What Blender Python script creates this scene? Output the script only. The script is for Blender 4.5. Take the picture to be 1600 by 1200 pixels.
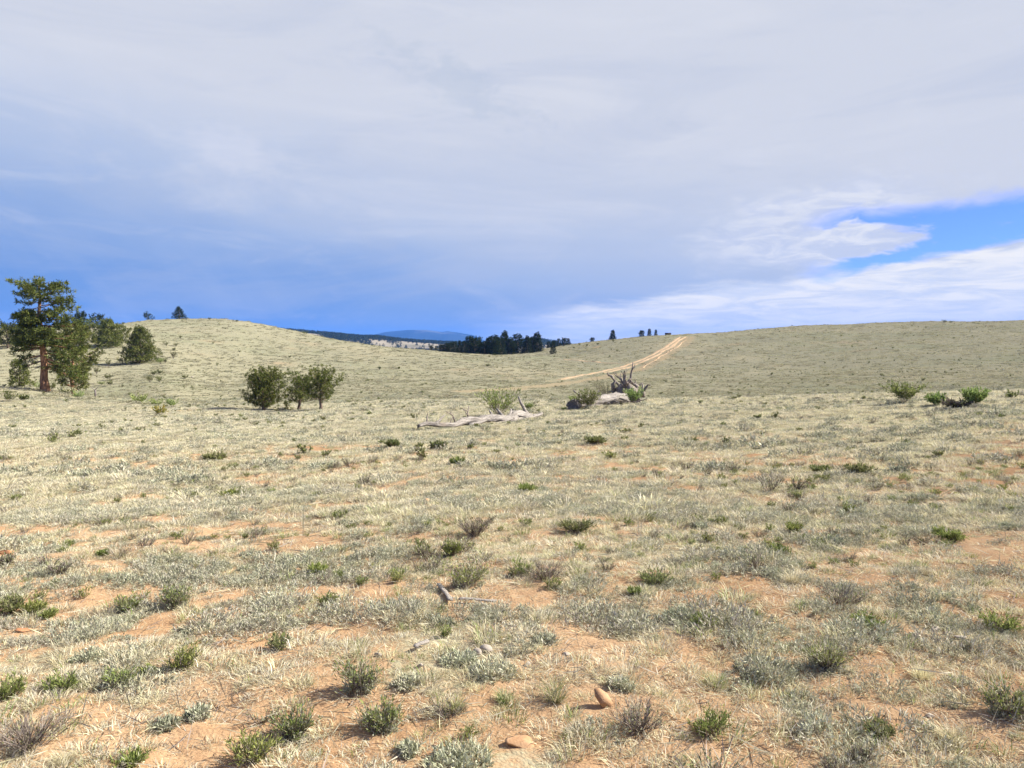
import bpy, math, random
import numpy as np

# ------------------------------------------------------------------ scene, camera, world, sun
for o in list(bpy.data.objects):
    bpy.data.objects.remove(o)
scene = bpy.context.scene
COL = scene.collection
R = math.radians
F_PX, PITCH, CAM_Z = 1200.0, math.atan(60 / 1200), 1.65      # focal length in photo pixels, tilt, eye height

cam_d = bpy.data.cameras.new('camera')
cam_d.sensor_width = 36.0
cam_d.lens = 36.0 * F_PX / 1600.0
cam_d.clip_start, cam_d.clip_end = 0.05, 60000
cam = bpy.data.objects.new('camera', cam_d)
cam.location = (0, 0, CAM_Z)
cam.rotation_euler = (R(90) - PITCH, 0, 0)
COL.objects.link(cam)
scene.camera = cam

SUN_AZ, SUN_EL = R(82), R(38)          # azimuth clockwise from +Y (view direction), elevation
scene.view_settings.view_transform = 'Standard'
scene.view_settings.look = 'None'
scene.view_settings.gamma = 1
scene.view_settings.exposure = 1.25
scene.view_settings.use_curve_mapping = False

sun_d = bpy.data.lights.new('sun', 'SUN')
sun_d.energy = 5.0
sun_d.angle = R(0.5)
sun_d.color = (1.0, 0.95, 0.86)
sun = bpy.data.objects.new('sun', sun_d)
sun.rotation_euler = (R(90) - SUN_EL, 0, math.pi - SUN_AZ)
sun.location = (60, 10, 60)
COL.objects.link(sun)


class E:
    """tiny expression builder for shader math nodes"""
    nt = None

    def __init__(self, s):
        self.s = s

    @staticmethod
    def op(kind, *a, clamp=False):
        n = E.nt.nodes.new('ShaderNodeMath')
        n.operation = kind
        n.use_clamp = clamp
        for i, v in enumerate(a):
            if isinstance(v, E):
                E.nt.links.new(v.s, n.inputs[i])
            else:
                n.inputs[i].default_value = float(v)
        return E(n.outputs[0])

    def __add__(s, o): return E.op('ADD', s, o)
    __radd__ = __add__
    def __sub__(s, o): return E.op('SUBTRACT', s, o)
    def __rsub__(s, o): return E.op('SUBTRACT', o, s)
    def __mul__(s, o): return E.op('MULTIPLY', s, o)
    __rmul__ = __mul__
    def __truediv__(s, o): return E.op('DIVIDE', s, o)


def sstep(x, a, b):
    n = E.nt.nodes.new('ShaderNodeMapRange')
    n.interpolation_type = 'SMOOTHSTEP'
    E.nt.links.new(x.s, n.inputs[0])
    if a < b:
        lo, hi, p, q = a, b, 0, 1
    else:
        lo, hi, p, q = b, a, 1, 0
    for i, v in zip((1, 2, 3, 4), (lo, hi, p, q)):
        n.inputs[i].default_value = v
    return E(n.outputs[0])


def nz(vec, scale, detail=4, rough=0.5, dist=0.0):
    n = E.nt.nodes.new('ShaderNodeTexNoise')
    E.nt.links.new(vec, n.inputs['Vector'])
    n.inputs['Scale'].default_value = scale
    n.inputs['Detail'].default_value = detail
    n.inputs['Roughness'].default_value = rough
    n.inputs['Distortion'].default_value = dist
    return E(n.outputs['Fac'])


def comb(x, y, z):
    n = E.nt.nodes.new('ShaderNodeCombineXYZ')
    for i, v in enumerate((x, y, z)):
        if isinstance(v, E):
            E.nt.links.new(v.s, n.inputs[i])
        else:
            n.inputs[i].default_value = v
    return n.outputs[0]


def cmix(fac, a, b, mode='MIX'):
    n = E.nt.nodes.new('ShaderNodeMix')
    n.data_type = 'RGBA'
    n.blend_type = mode
    for sock, v in ((n.inputs['Factor'], fac), (n.inputs[6], a), (n.inputs[7], b)):
        if isinstance(v, E):
            E.nt.links.new(v.s, sock)
        elif isinstance(v, bpy.types.NodeSocket):
            E.nt.links.new(v, sock)
        elif isinstance(v, (int, float)):
            sock.default_value = v
        else:
            sock.default_value = (*v, 1)
    return n.outputs[2]


world = bpy.data.worlds.new('World')
scene.world = world
world.use_nodes = True
wt = world.node_tree
wt.nodes.clear()
E.nt = wt
tc = wt.nodes.new('ShaderNodeTexCoord')
sep = wt.nodes.new('ShaderNodeSeparateXYZ')
wt.links.new(tc.outputs['Generated'], sep.inputs[0])
dx, dy, dz = (E(o) for o in sep.outputs)
AZ = E.op('ARCTAN2', dx, dy) * 57.29578        # degrees right of the view direction
EL = E.op('ARCSINE', dz) * 57.29578
gv = tc.outputs['Generated']
sky = wt.nodes.new('ShaderNodeTexSky')
sky.sky_type = 'NISHITA'
sky.sun_disc = False
sky.sun_elevation = SUN_EL
sky.sun_rotation = SUN_AZ
sky.altitude = 2700
sky.air_density = 1.0
sky.dust_density = 0.6
sky.ozone_density = 2.5
K = 4.2                                        # the background runs at strength 0.1

def kc(r, g, b):
    return (r * K, g * K, b * K)

# layered grey cloud: thicker and paler with height and towards the sun, deep blue rain curtain low down
wob = nz(comb(AZ * 0.05, EL * 0.14, 0.0), 1.0, 5, 0.55, 0.6)
wob2 = nz(comb(AZ * 0.02, EL * 0.06, 3.7), 1.0, 3, 0.5, 0.3)
az_front = E.op('ABSOLUTE', AZ)
tilt = E.op('MAXIMUM', E.op('MINIMUM', AZ, 60.0), -60.0) * 0.16
h = EL + tilt + (wob - 0.5) * 7.0 + (wob2 - 0.5) * 7.0
t1 = sstep(h, -2.0, 7.5)
t2 = sstep(h, 3.0, 17.0)
deck = cmix(t1, kc(0.17, 0.33, 0.69), kc(0.43, 0.54, 0.76))
deck = cmix(t2, deck, kc(0.67, 0.70, 0.785))
wisp = nz(comb(AZ * 0.16, EL * 0.42, 1.3), 1.0, 6, 0.6, 0.8)
deck = cmix(sstep(wisp, 0.50, 0.75) * 0.22, deck, kc(0.72, 0.74, 0.84))
grey = nz(comb(AZ * 0.10 + EL * 0.08, EL * 0.30, 8.1), 1.0, 5, 0.6, 0.5)
deck = cmix(sstep(grey, 0.60, 0.80) * 0.28, deck, kc(0.46, 0.52, 0.66))
lay = nz(comb(AZ * 0.045 - EL * 0.03, EL * 0.21, 11.3), 1.0, 7, 0.62, 0.9)
deck = cmix(sstep(lay, 0.46, 0.68) * 0.34, deck, kc(0.50, 0.565, 0.72))
lay2 = nz(comb(AZ * 0.035 + EL * 0.05, EL * 0.17, 14.9), 1.0, 7, 0.6, 1.1)
deck = cmix(sstep(lay2, 0.50, 0.70) * sstep(EL, 3.0, 10.0) * 0.42, deck, kc(0.77, 0.785, 0.845))
virga = nz(comb(AZ * 0.22 + EL * 0.16, EL * 0.035, 2.9), 1.0, 5, 0.6, 0.3)
deck = cmix(sstep(virga, 0.48, 0.72) * sstep(EL, 12.0, 3.0) * 0.20, deck, kc(0.46, 0.56, 0.78))
# soft white puff on the left and a ragged grey tear above the middle
nedge = nz(comb(AZ * 0.5, EL * 0.9, 5.5), 1.0, 6, 0.6, 0.3)

def ell(a0, e0, ra, re, rot=0.0):
    c, s = math.cos(R(rot)), math.sin(R(rot))
    p, q = AZ - a0, EL - e0
    x = (p * c + q * s) / ra
    y = (q * c - p * s) / re
    return E.op('SQRT', x * x + y * y)

puff = sstep(ell(-19.8, 13.3, 3.6, 1.7, -14) + (nedge - 0.5) * 1.6, 1.15, 0.35)
deck = cmix(puff * 0.45, deck, kc(0.74, 0.76, 0.85))
tear = sstep(ell(-4.0, 18.4, 6.2, 1.5, -24) + (nedge - 0.5) * 3.6, 1.25, 0.2)
deck = cmix(tear * 0.34, deck, kc(0.47, 0.55, 0.68))
# bright cloud bank along the horizon, right of the middle
n3 = nz(comb(AZ * 0.11, EL * 0.5, 2.2), 1.0, 6, 0.6, 0.6)
top = 1.8 + E.op('MAXIMUM', AZ, 0.0) * 0.145
bank = sstep(EL - top + (n3 - 0.5) * 5.0, 0.8, -0.8) * sstep(AZ, -6.0, 6.0) * sstep(EL, -2.0, 0.8)
n6 = nz(comb(AZ * 0.18, EL * 1.3, 7.7), 1.0, 7, 0.62, 0.7)
deck = cmix(bank * 0.95, deck, cmix(sstep(n6, 0.36, 0.62), kc(0.74, 0.79, 0.90), kc(1.02, 0.99, 0.94)))
lowr = sstep(EL, 2.6, 0.4) * sstep(AZ, 21.0, 33.0)
deck = cmix(lowr * 0.4, deck, kc(0.36, 0.46, 0.78))
# broad white head of cumulus with a curl, then the open blue gap
n4 = nz(comb(AZ * 0.22, EL * 0.55, 4.4), 1.0, 7, 0.6, 0.5)
n5 = nz(comb(AZ * 0.34, EL * 1.1, 9.4), 1.0, 7, 0.62, 0.7)
head = sstep(ell(21.0, 8.2, 9.0, 2.9, 8) + (n4 - 0.5) * 1.5, 1.15, 0.45)
deck = cmix(head * 0.75, deck, cmix(sstep(n5, 0.38, 0.62), kc(0.64, 0.69, 0.84), kc(0.84, 0.855, 0.91)))
e_w = EL + (n4 - 0.5) * 1.9
gap_top = sstep(e_w - (8.9 + (AZ - 23.0) * 0.045), 0.5, -0.7)
gap_bot = sstep(e_w - (4.35 + E.op('MAXIMUM', AZ - 21.0, 0.0) * 0.175), -0.12, 0.45)
gap = gap_top * gap_bot * sstep(AZ + (n4 - 0.5) * 4.0, 20.0, 24.0) * sstep(AZ, 78.0, 48.0)
curl = sstep(ell(22.6, 6.9, 5.2, 1.25, 6) + (n4 - 0.5) * 2.3, 1.10, 0.62)
wispy = sstep(nz(comb(AZ * 0.5, EL * 1.6, 6.4), 1.0, 6, 0.65, 0.4), 0.60, 0.78) * 0.3
gap = gap * (1.0 - curl) * (1.0 - wispy)
# behind the viewer the deck breaks up into open sky
brk = nz(gv, 2.2, 6, 0.58, 0.4)
openb = sstep(az_front, 62.0, 105.0) * sstep(brk, 0.40, 0.56)
opened = E.op('MAXIMUM', gap, openb)
clear = cmix(1.0, sky.outputs['Color'], (0.33, 0.42, 0.86), 'MULTIPLY')
skyc = cmix(opened, deck, clear)
curl_c = cmix(curl * sstep(AZ, 16.0, 21.0) * 0.75, skyc, cmix(sstep(n5, 0.40, 0.62), kc(0.62, 0.68, 0.84), kc(0.86, 0.87, 0.91)))
bg = wt.nodes.new('ShaderNodeBackground')
bg.inputs['Strength'].default_value = 0.1
wt.links.new(curl_c, bg.inputs['Color'])
wo = wt.nodes.new('ShaderNodeOutputWorld')
wt.links.new(bg.outputs[0], wo.inputs[0])

# ------------------------------------------------------------------ small maths
rs = np.random.RandomState
def _hash(i, j, seed):
    n = (i.astype(np.int64) * 374761393 + j.astype(np.int64) * 668265263 + seed * 974711) & 0x7fffffff
    n = ((n ^ (n >> 13)) * 1274126177) & 0x7fffffff
    n = (n ^ (n >> 16)) & 0xffff
    return n / 65535.0

def vnoise(x, y, seed=0):
    i, j = np.floor(x), np.floor(y)
    fx, fy = x - i, y - j
    fx = fx * fx * fx * (fx * (fx * 6 - 15) + 10)
    fy = fy * fy * fy * (fy * (fy * 6 - 15) + 10)
    a, b = _hash(i, j, seed), _hash(i + 1, j, seed)
    c, d = _hash(i, j + 1, seed), _hash(i + 1, j + 1, seed)
    return (a * (1 - fx) + b * fx) * (1 - fy) + (c * (1 - fx) + d * fx) * fy

def fbm(x, y, scale, octv=4, seed=0, gain=0.5):
    x, y = np.asarray(x, float) / scale, np.asarray(y, float) / scale
    s, a, t = 0, 1.0, 0
    for k in range(octv):
        ca, sa = math.cos(k * 1.1), math.sin(k * 1.1)
        s = s + a * vnoise(x * ca - y * sa + 31.7 * k, x * sa + y * ca - 17.3 * k, seed + k)
        t += a
        a *= gain
        x, y = x * 2.03, y * 2.03
    return s / t

def smooth(x, a, b):
    t = np.clip((x - a) / (b - a), 0, 1)
    return t * t * (3 - 2 * t)

def pchip(xs, ys, x):
    xs, ys = np.asarray(xs, float), np.asarray(ys, float)
    hh = np.diff(xs)
    dl = np.diff(ys, axis=0) / (hh if ys.ndim == 1 else hh[:, None])
    hv = hh if ys.ndim == 1 else hh[:, None]
    m = np.zeros_like(ys)
    w1, w2 = 2 * hv[1:] + hv[:-1], hv[1:] + 2 * hv[:-1]
    with np.errstate(divide='ignore', invalid='ignore'):
        mm = (w1 + w2) / (w1 / dl[:-1] + w2 / dl[1:])
    m[1:-1] = np.where(dl[:-1] * dl[1:] > 0, mm, 0)
    m[0], m[-1] = dl[0], dl[-1]
    x = np.clip(x, xs[0], xs[-1])
    k = np.clip(np.searchsorted(xs, x) - 1, 0, len(xs) - 2)
    t = (x - xs[k]) / hh[k]
    hk = hh[k]
    if ys.ndim > 1:
        t, hk = t[:, None], hk[:, None]
    return ((2 * t**3 - 3 * t**2 + 1) * ys[k] + (t**3 - 2 * t**2 + t) * hk * m[k]
            + (-2 * t**3 + 3 * t**2) * ys[k + 1] + (t**3 - t**2) * hk * m[k + 1])

# ------------------------------------------------------------------ pixel -> direction (photo is 1600 x 1200)
CP, SP = math.cos(PITCH), math.sin(PITCH)
def ray(u, v):
    xc, yc = (u - 800) / F_PX, (600 - v) / F_PX
    return np.array([xc, CP + yc * SP, -SP + yc * CP])

def theta(u):
    return math.atan2((u - 800) / F_PX, CP)

def zat(u, v, r):
    d = ray(u, v)
    return CAM_Z + r * d[2] / math.hypot(d[0], d[1])

# ------------------------------------------------------------------ terrain height: profiles per bearing, distance -> height
# each entry: photo column, then (distance, row seen there) or (distance, None, height)
N = None
PROF = {
 -180: [(12, N, -.4), (26, N, -1.0), (60, N, -2.2), (85, 596), (110, N, -4.6), (130, 583), (170, 545), (220, 512), (310, N, 2), (600, N, -15)],
 0:   [(12, N, -.42), (26, N, -1.0), (60, N, -2.35), (85, 604), (108, N, -5.0), (130, 584), (170, 545), (220, 512), (310, N, 2), (600, N, -15)],
 70:  [(12, N, -.42), (26, N, -1.0), (60, N, -2.6), (85, 611), (106, N, -5.2), (125, 590), (170, 545), (220, 510), (310, N, 2), (600, N, -15)],
 150: [(12, N, -.42), (26, N, -1.05), (58, N, -2.7), (80, 620), (100, N, -5.2), (116, 603), (150, 562), (220, 507), (310, N, 4), (600, N, -15)],
 250: [(12, N, -.42), (26, N, -1.1), (57, 642), (85, 625), (110, 600), (130, 575), (160, 550), (200, 525), (250, 501), (330, N, 5), (600, N, -15)],
 340: [(12, N, -.42), (26, N, -1.1), (57, 640), (85, 625), (110, 605), (130, 585), (160, 558), (200, 530), (255, 498.5), (330, N, 6), (600, N, -15)],
 440: [(12, N, -.42), (26, N, -1.1), (57, 640), (90, 620), (130, 588), (160, 566), (200, 542), (250, 513.5), (330, N, 2), (600, N, -15)],
 540: [(12, N, -.40), (26, N, -1.1), (50, 637), (90, 618), (130, 590), (180, 560), (240, 533.5), (330, N, -5), (600, N, -17)],
 650: [(12, N, -.38), (26, N, -1.08), (45, 634), (90, 614), (130, 593), (190, 562), (240, 546), (330, N, -8), (600, N, -18)],
 780: [(12, N, -.36), (26, N, -1.06), (45, 631), (60, N, -2.8), (120, 600), (190, 568), (250, 555.5), (300, N, -3.2), (600, N, -18)],
 870: [(12, N, -.35), (26, N, -1.03), (42, 630), (60, N, -2.9), (120, 602), (190, 571), (240, 557), (310, 540.5), (420, N, -8), (600, N, -18)],
 960: [(12, N, -.33), (26, N, -.98), (42, 627), (60, N, -3.0), (115, 601), (160, 580), (200, 562), (290, 530), (400, N, -3), (600, N, -16)],
 1070:[(12, N, -.30), (26, N, -.88), (40, 624.5), (60, N, -2.7), (110, 603), (160, 575), (200, 553), (275, 521.5), (400, N, -1), (600, N, -14)],
 1250:[(12, N, -.24), (26, N, -.66), (38, 621), (58, N, -2.5), (100, 606), (150, 574), (200, 545), (250, 523), (300, 510.5), (420, N, 3), (650, N, -12)],
 1400:[(12, N, -.17), (26, N, -.42), (36, 617.5), (55, N, -2.1), (100, 602), (150, 570), (200, 541), (250, 518), (305, 505.5), (420, N, 6), (650, N, -10)],
 1600:[(12, N, -.05), (26, N, .0), (34, 611.5), (55, N, -1.5), (100, 597), (150, 566), (200, 538), (250, 516), (310, 503.5), (420, N, 6), (650, N, -10)],
 1850:[(12, N, .0), (26, N, .05), (34, 608), (55, N, -1.4), (100, 594), (150, 564), (200, 537), (250, 516), (310, 504), (420, N, 6), (650, N, -10)],
}
RG = np.concatenate([np.linspace(0, 3, 6)[:-1], np.geomspace(3, 16000, 520)])
prof_t, prof_z = [], []
for u, pts in PROF.items():
    rr, zz = [0, 3], [0, 0]
    for p in pts:
        rr.append(p[0])
        zz.append(p[2] if p[1] is None else zat(u, p[1], p[0]))
    rr += [1500, 16000]
    zz += [-20, -20]
    prof_t.append(theta(u))
    prof_z.append(pchip(np.log(np.array(rr) + 3), zz, np.log(RG + 3)))
back = pchip(np.log(np.array([0, 3, 40, 200, 600, 1500, 16000]) + 3), [0, 0, -.5, -4, -14, -20, -20], np.log(RG + 3))
prof_t = [-math.pi, R(-85)] + prof_t + [R(85), math.pi]
prof_z = [back, (back + prof_z[0]) / 2] + prof_z + [(back + prof_z[-1]) / 2, back]
TG = np.linspace(-math.pi, math.pi, 1441)
ZT = pchip(prof_t, np.array(prof_z), TG)
for _ in range(10):                                   # ease the profiles into each other
    P_ = np.concatenate([ZT[-2:-1], ZT, ZT[1:2]])
    ZT = 0.25 * P_[:-2] + 0.5 * P_[1:-1] + 0.25 * P_[2:]
LRG = np.log(RG + 3)

def H_base(x, y):
    r, t = np.hypot(x, y), np.arctan2(x, y)
    a = np.clip((t + math.pi) / (TG[1] - TG[0]), 0, len(TG) - 1.001)
    i = a.astype(int)
    fa = a - i
    lr = np.log(np.clip(r, 0, 15999) + 3)
    j = np.clip(np.searchsorted(LRG, lr) - 1, 0, len(RG) - 2)
    fb = (lr - LRG[j]) / (LRG[j + 1] - LRG[j])
    return ((ZT[i, j] * (1 - fb) + ZT[i, j + 1] * fb) * (1 - fa) + (ZT[i + 1, j] * (1 - fb) + ZT[i + 1, j + 1] * fb) * fa)

def H(x, y):
    x, y = np.asarray(x, float), np.asarray(y, float)
    r = np.hypot(x, y)
    z = H_base(x, y)
    z = z + (fbm(x, y, 2.6, 2, 11) - 0.5) * 0.16 * smooth(r, 1, 6)
    z = z + (fbm(x, y, 0.55, 3, 21) - 0.5) * 0.075 * (1 - smooth(r, 14, 40))
    z = z + (fbm(x, y, 0.13, 2, 27) - 0.5) * 0.022 * (1 - smooth(r, 6, 14))
    z = z + (fbm(x, y, 28.0, 4, 33) - 0.5) * 1.7 * smooth(r, 70, 130)
    z = z + (fbm(x, y, 7.0, 2, 35) - 0.5) * 0.25 * smooth(r, 20, 60)
    return z

_RM = np.concatenate([np.arange(1.5, 60, 0.04), np.arange(60, 340, 0.2)])
def hit(u, v):
    """where the view ray through photo pixel (u, v) meets the ground"""
    d = ray(u, v)
    d = d / math.hypot(d[0], d[1])
    X, Y, Z = d[0] * _RM, d[1] * _RM, CAM_Z + d[2] * _RM
    below = np.nonzero(H(X, Y) > Z)[0]
    k = below[0] if len(below) else None
    if k is None:
        raise RuntimeError('no ground at %s' % ((u, v),))
    return np.array([X[k], Y[k], float(H(X[k], Y[k]))])

def crest(u, rmin=150):
    """the point where the skyline of this column stands"""
    t = theta(u)
    rr = np.arange(rmin, 420, 0.5)
    X, Y = np.sin(t) * rr, np.cos(t) * rr
    Z = H(X, Y)
    k = int(np.argmax((Z - CAM_Z) / rr))
    return np.array([X[k], Y[k], Z[k]])

def at(u, r):
    t = theta(u)
    x, y = math.sin(t) * r, math.cos(t) * r
    return np.array([x, y, float(H(x, y))])

def px(n, p):
    """length in metres that n photo pixels cover at point p"""
    return n * (p[1] * CP) / F_PX

# bare-soil / cover fields shared by the ground colour and the plants
def cover(x, y):
    n = 0.55 * fbm(x, y, 1.25, 3, 51) + 0.45 * fbm(x, y, 0.42, 2, 61) + 0.35 * (fbm(x, y, 6.0, 2, 71) - 0.5)
    return n

# ------------------------------------------------------------------ roads: photo rows to ground polylines
def poly(pts):
    return np.array([hit(u, v)[:2] for u, v in pts])

def resample(p, step):
    d = np.concatenate([[0], np.cumsum(np.linalg.norm(np.diff(p, axis=0), axis=1))])
    s = np.arange(0, d[-1], step)
    q = np.stack([np.interp(s, d, p[:, 0]), np.interp(s, d, p[:, 1])], 1)
    for _ in range(6):
        q[1:-1] = 0.25 * q[:-2] + 0.5 * q[1:-1] + 0.25 * q[2:]
    return q

ROAD_MAIN = resample(poly([(1068, 526), (1058, 531), (1051, 537), (1044, 543), (1031, 549), (1019, 556), (1008, 561), (992, 568), (972, 575), (940, 582), (900, 589), (860, 596)]), 1.0)
ROAD_OLD = resample(poly([(1077, 526), (1072, 533), (1066, 540), (1050, 547), (1037, 556), (1026, 563), (1012, 570), (998, 578), (970, 584), (935, 591), (890, 598), (840, 605), (790, 609), (730, 612)]), 1.0)
ROAD_SIDE = resample(poly([(866, 560), (885, 562), (905, 563), (930, 566), (955, 568), (985, 568)]), 1.0)

def road_dist(x, y, road):
    out = np.full(x.shape, 1e9)
    for k in range(0, len(road), 2):
        np.minimum(out, (x - road[k, 0])**2 + (y - road[k, 1])**2, out=out)
    return np.sqrt(out)

# ------------------------------------------------------------------ mesh helpers
def mesh_np(name, V, F, col=None, smooth_shade=False):
    V, F = np.asarray(V, np.float32), np.asarray(F, np.int32)
    me = bpy.data.meshes.new(name)
    k = F.shape[1]
    me.vertices.add(len(V)); me.vertices.foreach_set('co', V.ravel())
    me.loops.add(F.size); me.loops.foreach_set('vertex_index', F.ravel())
    me.polygons.add(len(F)); me.polygons.foreach_set('loop_start', np.arange(0, F.size, k, dtype=np.int32))
    if smooth_shade:
        me.polygons.foreach_set('use_smooth', np.ones(len(F), bool))
    if col is not None:
        c = np.ones((len(V), 4), np.float32)
        c[:, :3] = col
        a = me.color_attributes.new('Col', 'FLOAT_COLOR', 'POINT')
        a.data.foreach_set('color', c.ravel())
    me.update()
    me.validate()
    return me

def link(name, me, mat=None, parent=None):
    o = bpy.data.objects.new(name, me)
    if mat is not None and me is not None and len(me.materials) == 0:
        me.materials.append(mat)
    COL.objects.link(o)
    if parent is not None:
        o.parent = parent
    return o

def tag(o, label=None, cat=None, group=None, kind=None):
    for k, v in (('label', label), ('category', cat), ('group', group), ('kind', kind)):
        if v:
            o[k] = v
    return o

def empty(name, loc, rz=0.0, sc=1.0):
    o = bpy.data.objects.new(name, None)
    o.empty_display_size = 0.2
    o.location = [float(c) for c in loc]
    o.rotation_euler = (0, 0, rz)
    o.scale = (sc, sc, sc)
    COL.objects.link(o)
    return o

def copy_tree(root, loc, rz, sc, scz=None):
    c = root.copy()
    COL.objects.link(c)
    c.location = [float(k) for k in loc]
    c.rotation_euler = (0, 0, rz)
    c.scale = (sc, sc, sc if scz is None else scz)
    for ch in root.children:
        d = ch.copy()
        COL.objects.link(d)
        d.parent = c
        for g in ch.children:
            e = g.copy()
            COL.objects.link(e)
            e.parent = d
    return c

class Geo:
    def __init__(self):
        self.V, self.F, self.C, self.n = [], [], [], 0
    def add(self, V, F, C):
        V = np.asarray(V, float)
        C = np.broadcast_to(np.asarray(C, float), (len(V), 3)) if np.ndim(C) == 1 else C
        self.V.append(V); self.F.append(np.asarray(F, int) + self.n); self.C.append(C)
        self.n += len(V)
    def mesh(self, name, smooth_shade=False):
        return mesh_np(name, np.concatenate(self.V), np.concatenate(self.F), np.concatenate(self.C), smooth_shade)

def unit(v):
    return v / np.maximum(np.linalg.norm(v, axis=-1, keepdims=True), 1e-9)

def leaves(g, P, D, L, W, C, rng, bend=0.0):
    """pointed leaf blades, 2 triangles each, from base P along D"""
    n = len(P)
    D = unit(D)
    side = unit(np.cross(D, unit(rng.normal(size=(n, 3)))))
    nrm = np.cross(D, side)
    L, W = np.broadcast_to(L, (n,))[:, None], np.broadcast_to(W, (n,))[:, None]
    mid = P + D * L * 0.5
    tip = P + D * L + nrm * L * bend
    V = np.stack([P, mid - side * W / 2, tip, mid + side * W / 2], 1).reshape(-1, 3)
    b = np.arange(n)[:, None] * 4
    F = np.concatenate([b + [0, 1, 2], b + [0, 2, 3]])
    g.add(V, F, np.repeat(np.broadcast_to(C, (n, 3)), 4, 0))

def blades(g, P, D, L, W, C, rng, droop=0.3):
    """grass blades bending over, 3 triangles each"""
    n = len(P)
    D = unit(D)
    ang = rng.uniform(0, 2 * math.pi, n)
    side = np.stack([np.cos(ang), np.sin(ang), np.zeros(n)], 1)
    L = np.broadcast_to(L, (n,))[:, None]
    W = np.broadcast_to(W, (n,))[:, None]
    out = D.copy(); out[:, 2] = 0
    mid = P + D * L * 0.55
    tip = mid + unit(D + unit(out + 1e-6) * droop - np.array([0, 0, droop * 0.8])) * L * 0.45
    V = np.stack([P - side * W / 2, P + side * W / 2, mid - side * W * .4, mid + side * W * .4, tip], 1).reshape(-1, 3)
    b = np.arange(n)[:, None] * 5
    F = np.concatenate([b + [0, 1, 3], b + [0, 3, 2], b + [2, 3, 4]])
    g.add(V, F, np.repeat(np.broadcast_to(C, (n, 3)), 5, 0))

def tube(g, path, rad, sides, C, rng=None, rough=0.0, cap=True):
    path = np.asarray(path, float)
    n = len(path)
    rad = np.broadcast_to(np.asarray(rad, float), (n,))
    tan = unit(np.gradient(path, axis=0))
    ref = np.array([0, 0, 1.0]) if abs(tan[0][2]) < 0.8 else np.array([1.0, 0, 0])
    a = unit(np.cross(tan, ref))
    b = np.cross(tan, a)
    ph = np.linspace(0, 2 * math.pi, sides, endpoint=False)
    rr = rad[:, None] * np.ones(sides)[None]
    if rough and rng is not None:
        groove = rng.normal(size=sides) * rough
        rr = rr * (1 + groove[None] + rng.normal(size=(n, sides)) * rough * 0.6)
    V = path[:, None] + a[:, None] * (np.cos(ph)[None] * rr)[..., None] + b[:, None] * (np.sin(ph)[None] * rr)[..., None]
    V = V.reshape(-1, 3)
    i = np.arange(n - 1)[:, None] * sides
    j = np.arange(sides)[None]
    k = (j + 1) % sides
    q = np.stack([i + j, i + k, i + sides + k, i + sides + j], -1).reshape(-1, 4)
    F = np.concatenate([q[:, [0, 1, 2]], q[:, [0, 2, 3]]])
    if cap:
        V = np.concatenate([V, path[[0, -1]]])
        c0, c1 = n * sides, n * sides + 1
        j = np.arange(sides); k = (j + 1) % sides
        F = np.concatenate([F, np.stack([k, j, np.full(sides, c0)], 1),
                            np.stack([(n - 1) * sides + j, (n - 1) * sides + k, np.full(sides, c1)], 1)])
    g.add(V, F, np.asarray(C, float))

# ------------------------------------------------------------------ materials
def new_mat(name):
    m = bpy.data.materials.new(name)
    m.use_nodes = True
    m.node_tree.nodes.clear()
    E.nt = m.node_tree
    return m, m.node_tree

def out_surface(nt, sock):
    o = nt.nodes.new('ShaderNodeOutputMaterial')
    nt.links.new(sock, o.inputs['Surface'])

def node(nt, kind, **kw):
    n = nt.nodes.new(kind)
    for k, v in kw.items():
        setattr(n, k, v)
    return n

def plant_mat(name, transl=0.25, vary=0.35, hue=0.03, sat=1.0):
    """leaf colour from the mesh, a little different on every plant, light through the blade"""
    m, nt = new_mat(name)
    at_ = node(nt, 'ShaderNodeVertexColor', layer_name='Col')
    oi = node(nt, 'ShaderNodeObjectInfo')
    rnd = E(oi.outputs['Random'])
    hsv = node(nt, 'ShaderNodeHueSaturation')
    nt.links.new(at_.outputs[0], hsv.inputs['Color'])
    nt.links.new((0.5 + (rnd - 0.5) * hue).s, hsv.inputs['Hue'])
    nt.links.new((1.0 + (E.op('FRACT', rnd * 7.3) - 0.5) * vary).s, hsv.inputs['Value'])
    hsv.inputs['Saturation'].default_value = sat
    d = node(nt, 'ShaderNodeBsdfDiffuse')
    t = node(nt, 'ShaderNodeBsdfTranslucent')
    nt.links.new(hsv.outputs[0], d.inputs[0])
    nt.links.new(hsv.outputs[0], t.inputs[0])
    mx = node(nt, 'ShaderNodeMixShader')
    mx.inputs[0].default_value = transl
    nt.links.new(d.outputs[0], mx.inputs[1])
    nt.links.new(t.outputs[0], mx.inputs[2])
    out_surface(nt, mx.outputs[0])
    return m

M_GRASS = plant_mat('dry_grass_blades', 0.30, 0.35)
M_SAGE = plant_mat('sage_leaves', 0.15, 0.35)
M_LEAF = plant_mat('green_leaves', 0.30, 0.25)
M_NEEDLE = plant_mat('pine_needles', 0.22, 0.22, 0.02)
M_TWIG = plant_mat('twig_bark', 0.0, 0.25, 0.01)

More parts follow.
